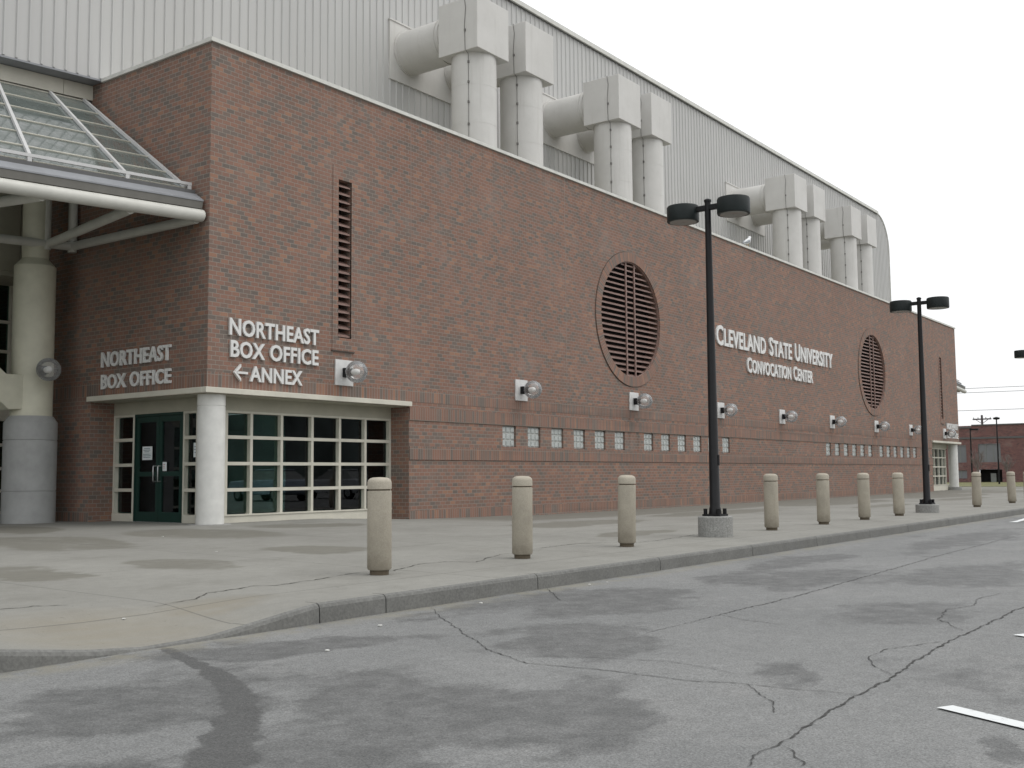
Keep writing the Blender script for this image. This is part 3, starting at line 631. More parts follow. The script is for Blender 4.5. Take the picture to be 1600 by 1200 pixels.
# round louvres
for c in CIRC:
    m2 = MB()
    for k in range(NC):
        t0, t1 = 2*math.pi*k/NC, 2*math.pi*(k+1)/NC
        p = [(c+r*math.cos(t), CZ+r*math.sin(t)) for r, t in ((RI,t0),(RO,t0),(RO,t1),(RI,t1))]
        m2.face([(x,-0.03,z) for x, z in p]); m2.face([(p[1][0],-0.03,p[1][1]),(p[1][0],0,p[1][1]),(p[2][0],0,p[2][1]),(p[2][0],-0.03,p[2][1])])
        m2.face([(p[0][0],-0.03,p[0][1]),(p[3][0],-0.03,p[3][1]),(p[3][0],0.0,p[3][1]),(p[0][0],0.0,p[0][1])])
    o_ = m2.build('round_surround', M_soldier, B, recalc=True, boxuv=True)
    uvl = o_.data.uv_layers.active
    for pl in o_.data.polygons:
        mid = math.atan2(pl.center.z-CZ, pl.center.x-c)
        for li in pl.loop_indices:
            co = o_.data.vertices[o_.data.loops[li].vertex_index].co; t = math.atan2(co.z-CZ, co.x-c)
            while t - mid > math.pi: t -= 2*math.pi
            while t - mid < -math.pi: t += 2*math.pi
            uvl.data[li].uv = (0.015 + math.hypot(co.x-c, co.z-CZ) - RI, t*RO)
    m2 = MB()
    for nm, ra, rb, ya, yb_, mt in (('round_groove', RO, RO+0.016, -0.005, 0.005, M_rust), ('round_frame', RI-0.025, RI-0.001, 0.01, 0.05, M_louvre)):
        m2 = MB()
        for k in range(NC):
            t0, t1 = 2*math.pi*k/NC, 2*math.pi*(k+1)/NC
            q = [[(c+r*math.cos(t), yy, CZ+r*math.sin(t)) for t in (t0, t1)] for r, yy in ((ra, yb_), (ra, ya), (rb, ya), (rb, yb_))]
            for e in range(4): m2.face([q[e][0], q[(e+1)%4][0], q[(e+1)%4][1], q[e][1]])
        m2.build(nm, mt, B, recalc=True)
    m2 = MB()
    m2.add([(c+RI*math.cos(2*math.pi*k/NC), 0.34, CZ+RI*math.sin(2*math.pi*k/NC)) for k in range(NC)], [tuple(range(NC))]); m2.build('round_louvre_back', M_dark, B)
    m2 = MB(); n = 22
    for k in range(n):
        z = CZ - RI + (k+0.5)*2*RI/n; hw = math.sqrt(max(0.01, RI**2 - (abs(z-CZ)+0.02)**2))
        m2.add([(x, y, z+zz) for x in (c-hw, c+hw) for y, zz in ((0.05,-0.05),(0.05,-0.012),(0.2,0.06),(0.2,0.04))], [(0,1,2,3),(7,6,5,4),(0,4,5,1),(1,5,6,2),(2,6,7,3),(3,7,4,0)])
    m2.build('round_louvre_blades', M_louvre, B)
    for dx in (-0.20, 0.26):
        h = math.sqrt(RI**2 - dx**2); m2 = MB(); m2.box((c+dx-0.026, 0.02, CZ-h), (c+dx+0.026, 0.05, CZ+h)); m2.build('louvre_mullion', M_louvre, B)
# glass block windows
gb0 = None
for g in GB:
    if gb0 is None:
        m2 = MB(); m2.box((g, 0.06, GZ0), (g+GW, 0.075, GZ1)); m2.mi = 1
        w, h = GW/3, (GZ1-GZ0)/3
        for i in range(3):
            for k in range(3):
                x0, x1, z0, z1 = g+i*w+0.014, g+(i+1)*w-0.014, GZ0+k*h+0.014, GZ0+(k+1)*h-0.014; e = 0.016
                vs = [(x0,0.062,z0),(x1,0.062,z0),(x1,0.062,z1),(x0,0.062,z1),(x0+e,0.038,z0+e),(x1-e,0.038,z0+e),(x1-e,0.038,z1-e),(x0+e,0.038,z1-e)]
                m2.add(vs, [(4,5,6,7),(0,1,5,4),(1,2,6,5),(2,3,7,6),(3,0,4,7)])
        gb0 = m2.build('glass_block_window', [M_grout, M_gblock], B)
    else:
        o = gb0.copy(); COL.objects.link(o); o.parent = B; o.location = (g-GB[0], 0, 0)

# corner entrances (the far one mirrors the near one)
ROWS = [0.27, 0.71, 1.18, 1.655, 2.10]
def entrance(mir, near):
    def put(m2, name, m, parent=B, **k):
        if mir: m2.mirror(L)
        return m2.build(name, m, parent, **k)
    # ledge wrapping the corner
    m2 = MB(); m2.box((-0.085, -0.085, 2.375), (WX+0.01, 0.03, 2.472)); m2.box((-0.085, 0.031, 2.375), (0.03, DY+0.02, 2.472))
    put(m2, 'entrance_ledge', M_cream, bevel=0.008)
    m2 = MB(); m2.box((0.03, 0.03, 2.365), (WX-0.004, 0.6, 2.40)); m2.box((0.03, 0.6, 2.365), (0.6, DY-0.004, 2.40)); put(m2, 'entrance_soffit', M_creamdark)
    m2 = MB(); m2.box((0.62, 0.5, 2.13), (WX-0.004, 0.62, 2.364)); m2.box((0.5, 0.5, 2.13), (0.619, DY-0.004, 2.364)); put(m2, 'header_panel', M_creamdark)  # header and soffit take a darker cream for the shade under the ledge
    # column
    m2 = MB(); cx, cy, r = 0.31, 0.27, 0.24
    m2.lathe([(r, -0.2), (r, 2.16), (r-0.01, 2.163), (r-0.01, 2.172), (r, 2.175), (r, 2.366)], (cx, cy, 0), 40)
    put(m2, 'corner_column', M_whitecol, smooth=40)
    m2 = MB(); m2.lathe([(0.38, -0.2), (0.38, 0.115), (0.36, 0.135)], (cx, cy, 0), 40); put(m2, 'column_plinth', M_footing, smooth=40)
    # window wall towards the road
    XV = [0.83, 1.40, 2.125, 2.90, 3.64, 4.365, 5.10]
    m2 = MB(); 
    for x in XV: m2.box((x-0.03, 0.50, 0.27), (x+0.03, 0.62, 2.129))
    for z in ROWS[1:-1]:
        for x0, x1 in zip(XV, XV[1:]): m2.box((x0+0.03, 0.502, z-0.03), (x1-0.03, 0.618, z+0.03))
    for x0, x1 in zip(XV, XV[1:]):
        m2.box((x0+0.03, 0.502, 2.09), (x1-0.03, 0.618, 2.129))
    m2.box((0.5, 0.49, -0.2), (WX-0.004, 0.625, 0.27)); m2.box((0.5, 0.47, 0.245), (WX-0.004, 0.489, 0.275))
    wf = put(m2, 'window_frame', M_cream)
    for x0, x1 in zip(XV, XV[1:]):
        for z0, z1 in zip(ROWS, ROWS[1:]):
            m2 = MB(); m2.box((x0+0.03, 0.585, z0+0.02), (x1-0.03, 0.59, z1-0.02)); put(m2, 'window_pane', M_glass, wf)
    # door wall on the end
    for ya, yb2 in ((0.88, 1.30), (2.765, DY-0.004)):
        m2 = MB()
        la, lb = (0.05, 0.045) if ya < 2 else (0.055, 0.055)
        m2.box((0.5, ya, 0.27), (0.62, ya+la, 2.129)); m2.box((0.5, yb2-lb, 0.27), (0.62, yb2, 2.129))
        if ya < 2: m2.box((0.5, yb2-lb, 0.0), (0.62, yb2, 0.269)); m2.box((0.49, 0.5, -0.2), (0.62, yb2-lb, 0.269))
        else: m2.box((0.5, ya, 0.0), (0.62, ya+la, 0.269)); m2.box((0.49, ya+la, -0.2), (0.62, yb2, 0.269))
        for z in ROWS[1:-1]: m2.box((0.502, ya+la, z-0.03), (0.618, yb2-lb, z+0.03))
        m2.box((0.502, ya+la, 2.09), (0.618, yb2-lb, 2.129))
        sf = put(m2, 'sidelight_frame', M_cream)
        for z0, z1 in zip(ROWS, ROWS[1:]):
            m2 = MB(); m2.box((0.585, ya+la, z0+0.02), (0.59, yb2-lb, z1-0.02)); put(m2, 'window_pane', M_glass, sf)
    m2 = MB(); m2.box((0.5, 1.301, 2.08), (0.6, 2.764, 2.129)); m2.box((0.5, 1.301, 0.06), (0.6, 1.335, 2.079)); m2.box((0.5, 2.73, 0.06), (0.6, 2.764, 2.079))
    put(m2, 'door_frame', M_green)
    for y0, y1, hy in ((1.337, 2.028, 1.96), (2.036, 2.728, 2.10)):
        m2 = MB()
        for a, b in ((y0, y0+0.085), (y1-0.085, y1)): m2.box((0.52, a, 0.13), (0.57, b, 2.075))
        for a, b in ((0.13, 0.31), (0.965, 1.05), (1.97, 2.075)): m2.box((0.521, y0+0.085, a), (0.569, y1-0.085, b))
        d = put(m2, 'door', M_green)
        for a, b in ((0.31, 0.965), (1.05, 1.97)):
            m2 = MB(); m2.box((0.543, y0+0.085, a), (0.548, y1-0.085, b)); put(m2, 'door_glass', M_glass, d)
        m2 = MB(); m2.tube([(0.52, hy, 0.87), (0.455, hy, 0.87), (0.45, hy, 0.885), (0.45, hy, 1.14), (0.455, hy, 1.155), (0.52, hy, 1.155)], 0.011, 8); put(m2, 'handle', M_steel, d, smooth=50)
    m2 = MB(); m2.box((0.48, 1.3, -0.2), (0.7, 2.765, 0.128)); put(m2, 'door_sill', M_greycol)
    # dim room behind the glass
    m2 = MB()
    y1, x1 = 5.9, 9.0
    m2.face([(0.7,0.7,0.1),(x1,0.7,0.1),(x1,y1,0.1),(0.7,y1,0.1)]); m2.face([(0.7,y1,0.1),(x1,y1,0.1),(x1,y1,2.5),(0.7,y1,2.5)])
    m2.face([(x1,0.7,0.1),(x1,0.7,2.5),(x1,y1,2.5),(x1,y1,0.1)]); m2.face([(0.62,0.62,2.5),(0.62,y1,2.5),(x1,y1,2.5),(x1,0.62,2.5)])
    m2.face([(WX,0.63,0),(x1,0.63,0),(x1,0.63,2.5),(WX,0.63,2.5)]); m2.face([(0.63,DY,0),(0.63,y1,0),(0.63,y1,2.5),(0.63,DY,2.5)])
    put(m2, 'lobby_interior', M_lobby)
    if near:
        m2 = MB(); m2.box((2.4, 2.6, 0.1), (5.2, 3.2, 1.1)); m2.box((2.3, 2.5, 1.101), (5.3, 3.3, 1.15)); put(m2, 'lobby_counter', M_counter)
    else:
        m2 = MB(); n = 60
        pts = [(0.95 + 4.1*k/n, 0.74 + 0.05*math.sin(k*1.9)) for k in range(n+1)]
        for (a, b), (c, d) in zip(pts, pts[1:]): m2.face([(a,b,0.3),(c,d,0.3),(c,d,2.12),(a,b,2.12)])
        put(m2, 'window_curtain', M_curtain)
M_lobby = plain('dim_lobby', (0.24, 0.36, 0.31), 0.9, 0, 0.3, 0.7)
M_counter = plain('lobby_counter_laminate', (0.16, 0.17, 0.17), 0.5)
M_curtain = plain('pale_curtain', (0.55, 0.62, 0.64), 0.9)
entrance(False, True); entrance(True, False)

# ------------------------------------------------------------ metal clad hall behind
A = thing('metal_clad_hall', (24.3, 3.3, 8.2), 'tall pale ribbed metal hall with a rounded end behind the brick block', 'building')
CY = 3.3; X1 = 48.62; ZR = 14.95; RR = 1.85; XL = -22
arc = [(X1 - RR + RR*math.sin(rad(a)), ZR - RR + RR*math.cos(rad(a))) for a in range(0, 91, 10)]
outline = [(XL, 8.60+0.065*XL), (0.02, 8.60), (0.02, 8.1), (X1, 8.1)] + list(reversed(arc)) + [(XL, ZR)]
mb = MB(); mb.prism(outline, 1, CY, CY + 0.3)
def top_at(x):
    if x < X1 - RR: return ZR - 0.02
    return ZR - RR + math.sqrt(max(0, RR**2 - (x-X1+RR)**2)) - 0.02
x = XL + 0.1
while x < X1 - 0.1:
    z0 = 8.61 + 0.065*x if x < 0 else 8.15; z1 = top_at(x + 0.02)
    mb.add([(x-0.028, CY, z0), (x-0.014, CY-0.03, z0), (x+0.014, CY-0.03, z0), (x+0.028, CY, z0), (x-0.028, CY, z1), (x-0.014, CY-0.03, z1), (x+0.014, CY-0.03, z1), (x+0.028, CY, z1)],
           [(0,4,5,1),(1,5,6,2),(2,6,7,3),(3,2,1,0),(4,7,6,5)])
    x += 0.24
mb.build('cladding', M_clad, A, recalc=False)
mb = MB()
mb.box((XL, CY+0.3, ZR-0.2), (X1-RR, 40, ZR)); mb.box((X1-0.2, CY+0.3, 8.1), (X1, 40, ZR-RR)); mb.build('hall_roof', M_clad, A)
mb = MB(); mb.box((XL, CY-0.11, ZR-0.03), (X1-RR, CY+0.5, ZR+0.11)); 
for k in range(len(arc)-1):
    (a, b), (c, d) = arc[k], arc[k+1]; na, nc = rad(10*k), rad(10*(k+1)); w = 0.05
    pts = [(a, b), (a+w*math.sin(na), b+w*math.cos(na)), (c+w*math.sin(nc), d+w*math.cos(nc)), (c, d)]
    mb.prism(pts, 1, CY-0.05, CY+0.4)
mb.box((X1, CY-0.05, 8.1), (X1+0.05, CY+0.4, ZR-RR)); mb.build('roof_edge_trim', M_trim, A)
mb = MB(); mb.box((XL, CY-0.05, ZR-0.06), (X1-RR-0.02, CY-0.032, ZR-0.031)); mb.build('eave_shade_strip', M_gutter, A)  # solid dark strip coloured as the shade line under the roof trim
# plain panels where the ducts pass through
for x0, x1 in ((8.05, 11.7), (14.6, 18.3), (27.75, 31.5), (34.2, 37.8)):
    m2 = MB(); m2.box((x0, CY-0.05, 11.02), (x1, CY+0.02, 12.56)); m2.box((x0-0.02, CY-0.075, 12.561), (x1+0.02, CY+0.02, 12.60)); m2.build('duct_panel', M_duct, A)
# fascia, soffit and back wall left of the brick block
mb = MB(); 
for x0, x1 in ((-22, -3.27), (-3.26, -0.62), (-0.61, 0.0)): mb.box((x0, 3.62, 8.26), (x1, 3.8, 8.55))
mb.shear(0.065).build('fascia', M_cream, A)
mb = MB(); mb.box((XL, 3.28, 8.56), (-0.005, 5.2, 8.595)); mb.shear(0.065).build('fascia_soffit', M_flash, A)
mb = MB(); mb.box((-22, 3.66, 8.13), (-0.005, 3.9, 8.255)); mb.shear(0.065).build('fascia_shade_strip', M_gutter, A)  # dark strip in the colour of the shade below the fascia
mb = MB()
for x0, x1 in ((-22, -6.62), (-6.6, -3.62), (-3.6, -0.62), (-0.6, -0.005)): mb.box((x0, 5.0, 4.95), (x1, 5.3, 8.4))
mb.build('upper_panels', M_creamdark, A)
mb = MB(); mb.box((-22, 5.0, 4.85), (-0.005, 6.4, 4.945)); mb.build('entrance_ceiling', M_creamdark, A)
mb = MB(); mb.box((-22, 5.9, 2.10), (-0.005, 6.2, 2.32)); mb.build('transom_beam', M_cream, A)
mb = MB(); X = -20.0; vx = []
while X < -0.1: vx.append(X); X += 1.1
for v in vx: mb.box((v-0.03, 6.0, 0), (v+0.03, 6.12, 4.85))
for z in (0.27, 0.7, 1.15, 1.62, 2.9, 3.5, 4.1): mb.box((-22, 6.002, z-0.03), (-0.01, 6.118, z+0.03))
lf = mb.build('lobby_window_frame', M_cream, A)
mb = MB(); mb.box((-22, 6.07, 0), (-0.01, 6.08, 4.85)); mb.build('lobby_glass', M_glass, lf)
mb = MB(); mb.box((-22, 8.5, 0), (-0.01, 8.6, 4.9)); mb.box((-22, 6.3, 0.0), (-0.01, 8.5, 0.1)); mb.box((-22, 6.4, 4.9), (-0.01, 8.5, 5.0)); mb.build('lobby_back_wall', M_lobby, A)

# ------------------------------------------------------------ exhaust ducts
PW = 0.56
def make_duct(X, label):
    """riser, elbow box and cross pipe; X is the left face of the box, box front at y 0.5"""
    w, d, z0, z1 = 1.27, 1.22, 11.2, 12.52
    cx, cy = X + w/2, 0.5 + d/2
    o = thing('exhaust_duct', (cx, cy, 8.16), label, 'duct', 'exhaust ducts along the parapet')
    m2 = MB(); m2.lathe([(PW, 8.16), (PW, z0)], (cx, cy, 0), 40, False)
    m2.build('riser_pipe', M_duct, o, smooth=35)
    for zz in (9.45, 10.4):
        m2 = MB(); m2.lathe([(PW-0.01, zz), (PW+0.003, zz), (PW+0.003, zz+0.014), (PW-0.01, zz+0.014)], (cx, cy, 0), 40, False); m2.build('pipe_seam', M_duct, o, smooth=35)
    m2 = MB(); m2.box((X, 0.5, z0), (X+w, 0.5+d, z1)); m2.build('elbow_box', M_duct, o, bevel=0.012)
    zc = 11.88; m2 = MB()
    m2.tube([(cx, 0.5+d, zc), (cx, 2.3, zc), (cx, 2.31, zc), (cx, CY-0.05, zc)], PW, 40, False); m2.build('cross_pipe', M_duct, o, smooth=35)
    for yy in (0.5+d+0.10, 0.5+d+0.22):
        m2 = MB(); m2.tube([(cx, yy, zc), (cx, yy+0.035, zc)], PW+0.02, 40); m2.build('pipe_collar', M_duct, o, smooth=35)
    m2 = MB(); m2.tube([(cx, CY-0.09, zc), (cx, CY-0.051, zc)], PW+0.03, 40); m2.build('wall_collar', M_duct, o, smooth=35)
    # lightning cable clipped to the box and down the riser
    m2 = MB(); a = rad(205); rx, ry = cx + (PW+0.012)*math.cos(a), cy + (PW+0.012)*math.sin(a)
    yb = ry
    m2.tube([(X+0.1, yb+0.03, z1+0.012), (X-0.01, yb+0.02, z1+0.01), (X-0.012, yb-0.02, z1-0.25), (X-0.012, yb+0.02, z1-0.7), (X-0.012, yb, z0+0.02), (rx-0.01, ry, z0-0.05), (rx, ry, 10.4), (rx-0.004, ry, 9.6), (rx, ry, 8.2)], 0.008, 6)
    for z in (z0+0.5, z0-0.25, z0-0.75, z0-1.25, z0-1.8, z0-2.4):
        x_, y_ = (X-0.012, yb) if z > z0 else (rx, ry); m2.box((x_-0.018, y_-0.02, z-0.03), (x_+0.018, y_+0.02, z+0.03))
    m2.build('lightning_cable', M_cable, o)
    return o
DX = [8.15, 10.15, 14.77, 16.70, 28.0, 30.0, 34.4, 36.5]
DL = ['white exhaust duct farthest left on the parapet, nearest to the brick corner',
      'white exhaust duct standing right behind the largest leftmost duct',
      'white exhaust duct third from left, front one of the second pair',
      'white exhaust duct fourth from left, just left of the near lamp post heads',
      'white exhaust duct just right of the near lamp post heads, beside the gull',
      'white exhaust duct sixth from left, behind the duct beside the gull',
      'white exhaust duct second from the far rounded end of the hall',
      'white exhaust duct nearest the far rounded end of the hall']
d0 = make_duct(DX[0], DL[0])
for X, lb in zip(DX[1:], DL[1:]):
    c = copy_tree(d0, Vector(d0.location) + Vector((X-DX[0], 0, 0))); c['label'] = lb

# ------------------------------------------------------------ glazed entrance canopies
def canopy(mir, label):
    o = thing('entrance_canopy', (L+0.3 if mir else -0.3, 0.3, 5.5), label, 'canopy', 'glazed entrance canopies')
    def put(m2, name, m, parent=o, **k):
        m2.shear(0.062)
        if mir: m2.mirror(L)
        return m2.build(name, m, parent, **k)
    ext = -2.2 if mir else -9.0
    bots = [-0.16, -1.28, -2.99, -4.75, -6.6, -8.6]; tops = [-0.22, -0.92, -1.95, -3.05, -4.3, -5.6]
    if mir: bots, tops = bots[:2], tops[:2]
    yb, zb, yt, zt = 0.48, 5.97, 3.58, 8.19
    Bp = [Vector((x, yb, zb)) for x in bots]; Tp = [Vector((x, yt, zt)) for x in tops]
    nrm = Vector((0, -(zt-zb), (yt-yb))).normalized()
    for i in range(len(Bp)-1):
        g = MB(); q = [Bp[i], Bp[i+1], Tp[i+1], Tp[i]]; g.add([p for p in q] + [p - nrm*0.012 for p in q], [(0,1,2,3),(7,6,5,4),(0,4,5,1),(1,5,6,2),(2,6,7,3),(3,7,4,0)])
        put(g, 'glass_panel', M_cglass)
    for i in range(len(Bp)):
        g = MB(); g.bar(Bp[i] + nrm*0.03, Tp[i] + nrm*0.03, 0.055, 0.05, nrm); put(g, 'rafter', M_white)
    g = MB()
    for k in range(0, 7):
        t = k/6.0
        for i in range(len(Bp)-1):
            a = Bp[i].lerp(Tp[i], t); b = Bp[i+1].lerp(Tp[i+1], t); g.bar(a + nrm*0.012, b + nrm*0.012, 0.022, 0.02, nrm)
    put(g, 'glazing_bars', M_cream)
    # snow rail on short posts
    g = MB(); g.bar((-0.08, 0.42, 6.05), (ext, 0.42, 6.05), 0.045, 0.05); put(g, 'snow_rail', M_white)
    for x in (-0.12, -1.35, -3.05, -4.8, -6.6):
        if x > ext:
            g = MB(); g.box((x-0.035, 0.40, 5.93), (x+0.035, 0.44, 6.025)); put(g, 'rail_post', M_white)
    g = MB(); g.prism([(0.47, 5.945), (0.47, 5.84), (0.30, 5.84), (0.30, 5.925), (0.33, 5.93)], 0, ext, -0.08); put(g, 'gutter', M_gutter)
    g = MB(); g.prism([(0.31, 5.868), (0.09, 5.72), (0.09, 5.695), (0.33, 5.838)], 0, ext, -0.06); put(g, 'flashing', M_flash)
    g = MB(); g.prism([(0.10, 5.694), (0.12, 5.57), (0.17, 5.57), (0.33, 5.83)], 0, ext, -0.065); put(g, 'eave_mould', M_eave)
    g = MB(); g.tube([(ext, 0.15, 5.45), (-0.05, 0.15, 5.45)], 0.108, 24); put(g, 'front_tube', M_tube, smooth=40)
    for p, q in (((-0.12, 0.2, 5.40), (-0.12, 4.0, 5.42)), ((-1.42, 0.2, 5.40), (-0.62, 3.95, 5.42)), ((-2.95, 0.2, 5.40), (-3.9, 3.95, 5.42))):
        if p[0] > ext:
            g = MB(); g.tube([p, q], 0.085, 16); put(g, 'strut_tube', M_tube, smooth=40)
    g = MB(); g.tube([(max(ext, -9), 4.0, 5.42), (-0.12, 4.0, 5.42)], 0.085, 16); put(g, 'back_tube', M_tube, smooth=40)
    for x in (-0.12, -0.66, -3.9):
        if x > ext:
            g = MB(); g.tube([(x, 4.0, 5.3), (x, 4.0, 7.95)], 0.085, 16); put(g, 'hanger_tube', M_tube, smooth=40)
    return o
canopy(False, 'sloping glass entrance canopy on cream tubes at the near left corner')
canopy(True, 'small part of a glass canopy showing past the far end of the brick block')

# support column with Y brace
cx, cy = -0.76, 4.18
SC = thing('support_column', (cx, cy, 0.1), 'round cream column on a thick grey base under the glass canopy', 'column')
m2 = MB(); m2.lathe([(0.47, 0.0), (0.47, 0.70), (0.458, 0.703), (0.458, 0.717), (0.47, 0.72), (0.47, 1.64), (0.458, 1.643), (0.458, 1.657), (0.47, 1.66), (0.47, 1.98), (0.39, 2.10)], (cx, cy, 0), 48)
m2.build('base', M_greycol, SC, smooth=30)
m2 = MB(); m2.lathe([(0.37, 2.10), (0.37, 2.83), (0.364, 2.832), (0.364, 2.84), (0.37, 2.842), (0.37, 4.93), (0.24, 5.08), (0.24, 8.02)], (cx, cy, 0), 48)
m2.build('shaft', M_yellow, SC, smooth=30)
m2 = MB()
p = [(cx-0.2, 2.23), (cx-0.2, 2.85), (cx-0.62, 2.85), (cx-3.4, 5.2), (cx-3.4, 4.6), (cx-0.55, 2.2)]
m2.prism(p, 1, cy-0.22, cy+0.22); m2.build('brace', M_yellow, SC, bevel=0.01)

# ------------------------------------------------------------ globe wall lamps
def make_lamp(loc, label, plate=True):
    o = thing('wall_lamp', loc, label, 'wall lamp', 'globe wall lamps')
    x, y, z = loc
    if plate:
        m2 = MB(); m2.box((x-0.24, y-0.035, z-0.25), (x+0.24, y, z+0.25)); m2.build('back_plate', M_plate, o, bevel=0.006)
    m2 = MB(); m2.box((x-0.06, y-0.13, z-0.09), (x+0.06, y-0.035 if plate else y+0.05, z+0.09)); m2.build('bracket', M_black, o, bevel=0.01)
    m2 = MB(); m2.tube([(x, y-0.12, z), (x, y-0.2, z)], 0.05, 16); m2.tube([(x, y-0.2, z), (x, y-0.235, z)], 0.075, 16); m2.build('socket', M_black, o, smooth=40)
    m2 = MB(); m2.tube([(x, y-0.235, z), (x, y-0.26, z), (x, y-0.36, z), (x, y-0.41, z), (x, y-0.43, z)], [0.03, 0.055, 0.062, 0.045, 0.01], 16); m2.build('bulb', M_bulb, o, smooth=60)
    m2 = MB(); n = 24; R = 0.215; c = y - 0.36; pr = []
    for k in range(n+1):
        t = math.pi * k / n; pr.append((R*math.sin(t) + 1e-4, c - R*math.cos(t)))
    vs = []; nn = 32
    for r, yy in pr: vs += [(x + r*math.cos(2*math.pi*j/nn), yy, z + r*math.sin(2*math.pi*j/nn)) for j in range(nn)]
    m2.add(vs, [(i*nn+j, (i+1)*nn+j, (i+1)*nn+(j+1)%nn, i*nn+(j+1)%nn) for i in range(n) for j in range(nn)])
    m2.build('globe', M_globe, o, smooth=60)
    return o
LX = [3.23, 9.1, 14.42, 19.9, 24.85, 29.82, 35.15, 40.1, 45.85]
LL = ['clear globe wall lamp below the near slit louvre, right of the box office lettering',
      'clear globe wall lamp above the leftmost glass block windows',
      'clear globe wall lamp directly under the near round louvre',
      'clear globe wall lamp partly hidden behind the near lamp post',
      'clear globe wall lamp under the middle of the long white lettering',
      'clear globe wall lamp just right of and below the long white lettering',
      'clear globe wall lamp directly under the far round louvre',
      'clear globe wall lamp just left of the far lamp post',
      'small globe wall lamp beside the lettering at the far end of the wall']
l0 = make_lamp((LX[0], 0, 2.94), LL[0])
for x, lb in zip(LX[1:], LL[1:]):
    c = copy_tree(l0, (x, 0, 2.94 - 0.07*max(0, (x-15))/30)); c['label'] = lb
lc = copy_tree(l0, (-0.81, 3.81, 2.93), rot=(0, 0, rad(-8))); lc['label'] = 'clear globe lamp fixed to the cream column under the canopy'
for ch in list(lc.children):
    if ch.name.startswith('back_plate'): bpy.data.objects.remove(ch)

# ------------------------------------------------------------ lamp posts
def make_post(x, y, label):
    z = pz(x, y)
    o = thing('lamp_post', (x, y, z), label, 'lamp post', 'black twin head lamp posts')
    m2 = MB(); m2.lathe([(0.255, -0.2), (0.255, 0.285), (0.24, 0.30)], (x, y, z), 40); m2.build('footing', M_footing, o, smooth=40)
    m2 = MB(); m2.box((x-0.14, y-0.14, z+0.301), (x+0.14, y+0.14, z+0.33))
    for a in (-1, 1):
        for b in (-1, 1): m2.tube([(x+a*0.105, y+b*0.105, z+0.33), (x+a*0.105, y+b*0.105, z+0.41)], 0.03, 8)
    m2.build('anchor_plate', M_black, o)
    m2 = MB(); m2.tube([(x, y, z+0.33), (x, y, z+0.42), (x, y, z+0.43), (x, y, z+5.04)], [0.095, 0.085, 0.078, 0.045], 20); m2.lathe([(0.055, 0), (0.055, 0.03), (0.02, 0.05)], (x, y, z+5.03), 16); m2.build('pole', M_black, o, smooth=40)
    m2 = MB(); m2.box((x-0.015, y-0.05, z+1.05), (x+0.02, y-0.085, z+1.2)); m2.build('hand_hole_cover', M_black, o)
    m2 = MB(); m2.box((x-0.035, y-0.3, z+4.90), (x+0.035, y+0.3, z+4.98)); m2.build('cross_arm', M_black, o, bevel=0.006)
    for s in (-1, 1):
        yc = y + s*0.42
        m2 = MB(); m2.lathe([(0.215, 4.78), (0.24, 4.78), (0.245, 4.80), (0.245, 5.0), (0.235, 5.02), (0.02, 5.03)], (x, yc, z), 40); h = m2.build('lamp_head', M_headblack, o, smooth=35)
        m2 = MB(); m2.lathe([(0.01, 4.776), (0.17, 4.773), (0.205, 4.777)], (x, yc, z), 40, False); m2.build('lens', M_lens, h)
    return o
p0 = make_post(3.04, -7.93, 'nearest black lamp post on a round concrete footing, in front of the long white lettering')
for x, y, lb in ((13.95, -7.93, 'second black lamp post, in front of the far end of the brick wall'), (27.1, -7.93, 'third black lamp post, one head just showing at the right edge')):
    c = copy_tree(p0, (x, y, pz(x, y) - 0.11)); c['label'] = lb

# ------------------------------------------------------------ bollards
BX = [-4.15, -1.845, 0.445, 5.08, 7.41, 9.62, 11.83, 18.44, 22.55, 24.75]
BL = ['tan concrete bollard nearest the camera, in front of the box office windows',
      'second tan bollard, in front of the brick wall below the leftmost glass blocks',
      'third tan bollard, the last one left of the near lamp post',
      'tan bollard first to the right of the near lamp post',
      'tan bollard second to the right of the near lamp post',
      'tan bollard third to the right of the near lamp post, below the far round louvre',
      'tan bollard just left of the far lamp post footing',
      'tan bollard first to the right of the far lamp post, before the far brick building',
      'tan bollard standing second to the right of the far lamp post',
      'sliver of a tan bollard at the right edge of the picture']
def make_bollard(x, y, label):
    z = pz(x, y); o = thing('bollard', (x, y, z), label, 'bollard', 'tan concrete bollards along the kerb')
    m2 = MB(); m2.lathe([(0.09, -0.1), (0.09, 0.05)], (x, y, z), 32); m2.build('base_collar', M_bolldark, o, smooth=40)
    r = 0.115; m2 = MB(); m2.lathe([(r-0.012, 0.045), (r, 0.06), (r, 0.785), (r-0.012, 0.79)], (x, y, z), 40); m2.build('shaft', M_bollard, o, smooth=50)
    m2 = MB(); m2.lathe([(r-0.014, 0.788), (r-0.014, 0.803)], (x, y, z), 40); m2.build('groove', M_bolldark, o, smooth=50)
    m2 = MB(); m2.lathe([(r-0.012, 0.80), (r, 0.805), (r, 0.868), (r-0.007, 0.888), (r-0.025, 0.905), (r-0.05, 0.913), (0.01, 0.916)], (x, y, z), 40); m2.build('cap', M_bollard, o, smooth=50)
    return o
b0 = make_bollard(BX[0], -7.94, BL[0])
for i, (x, lb) in enumerate(zip(BX[1:], BL[1:])):
    c = copy_tree(b0, (x, -7.94, pz(x, -7.94)), rot=(0.012*math.sin(i*2.1), 0.012*math.cos(i*3.7), i*1.3)); c['label'] = lb

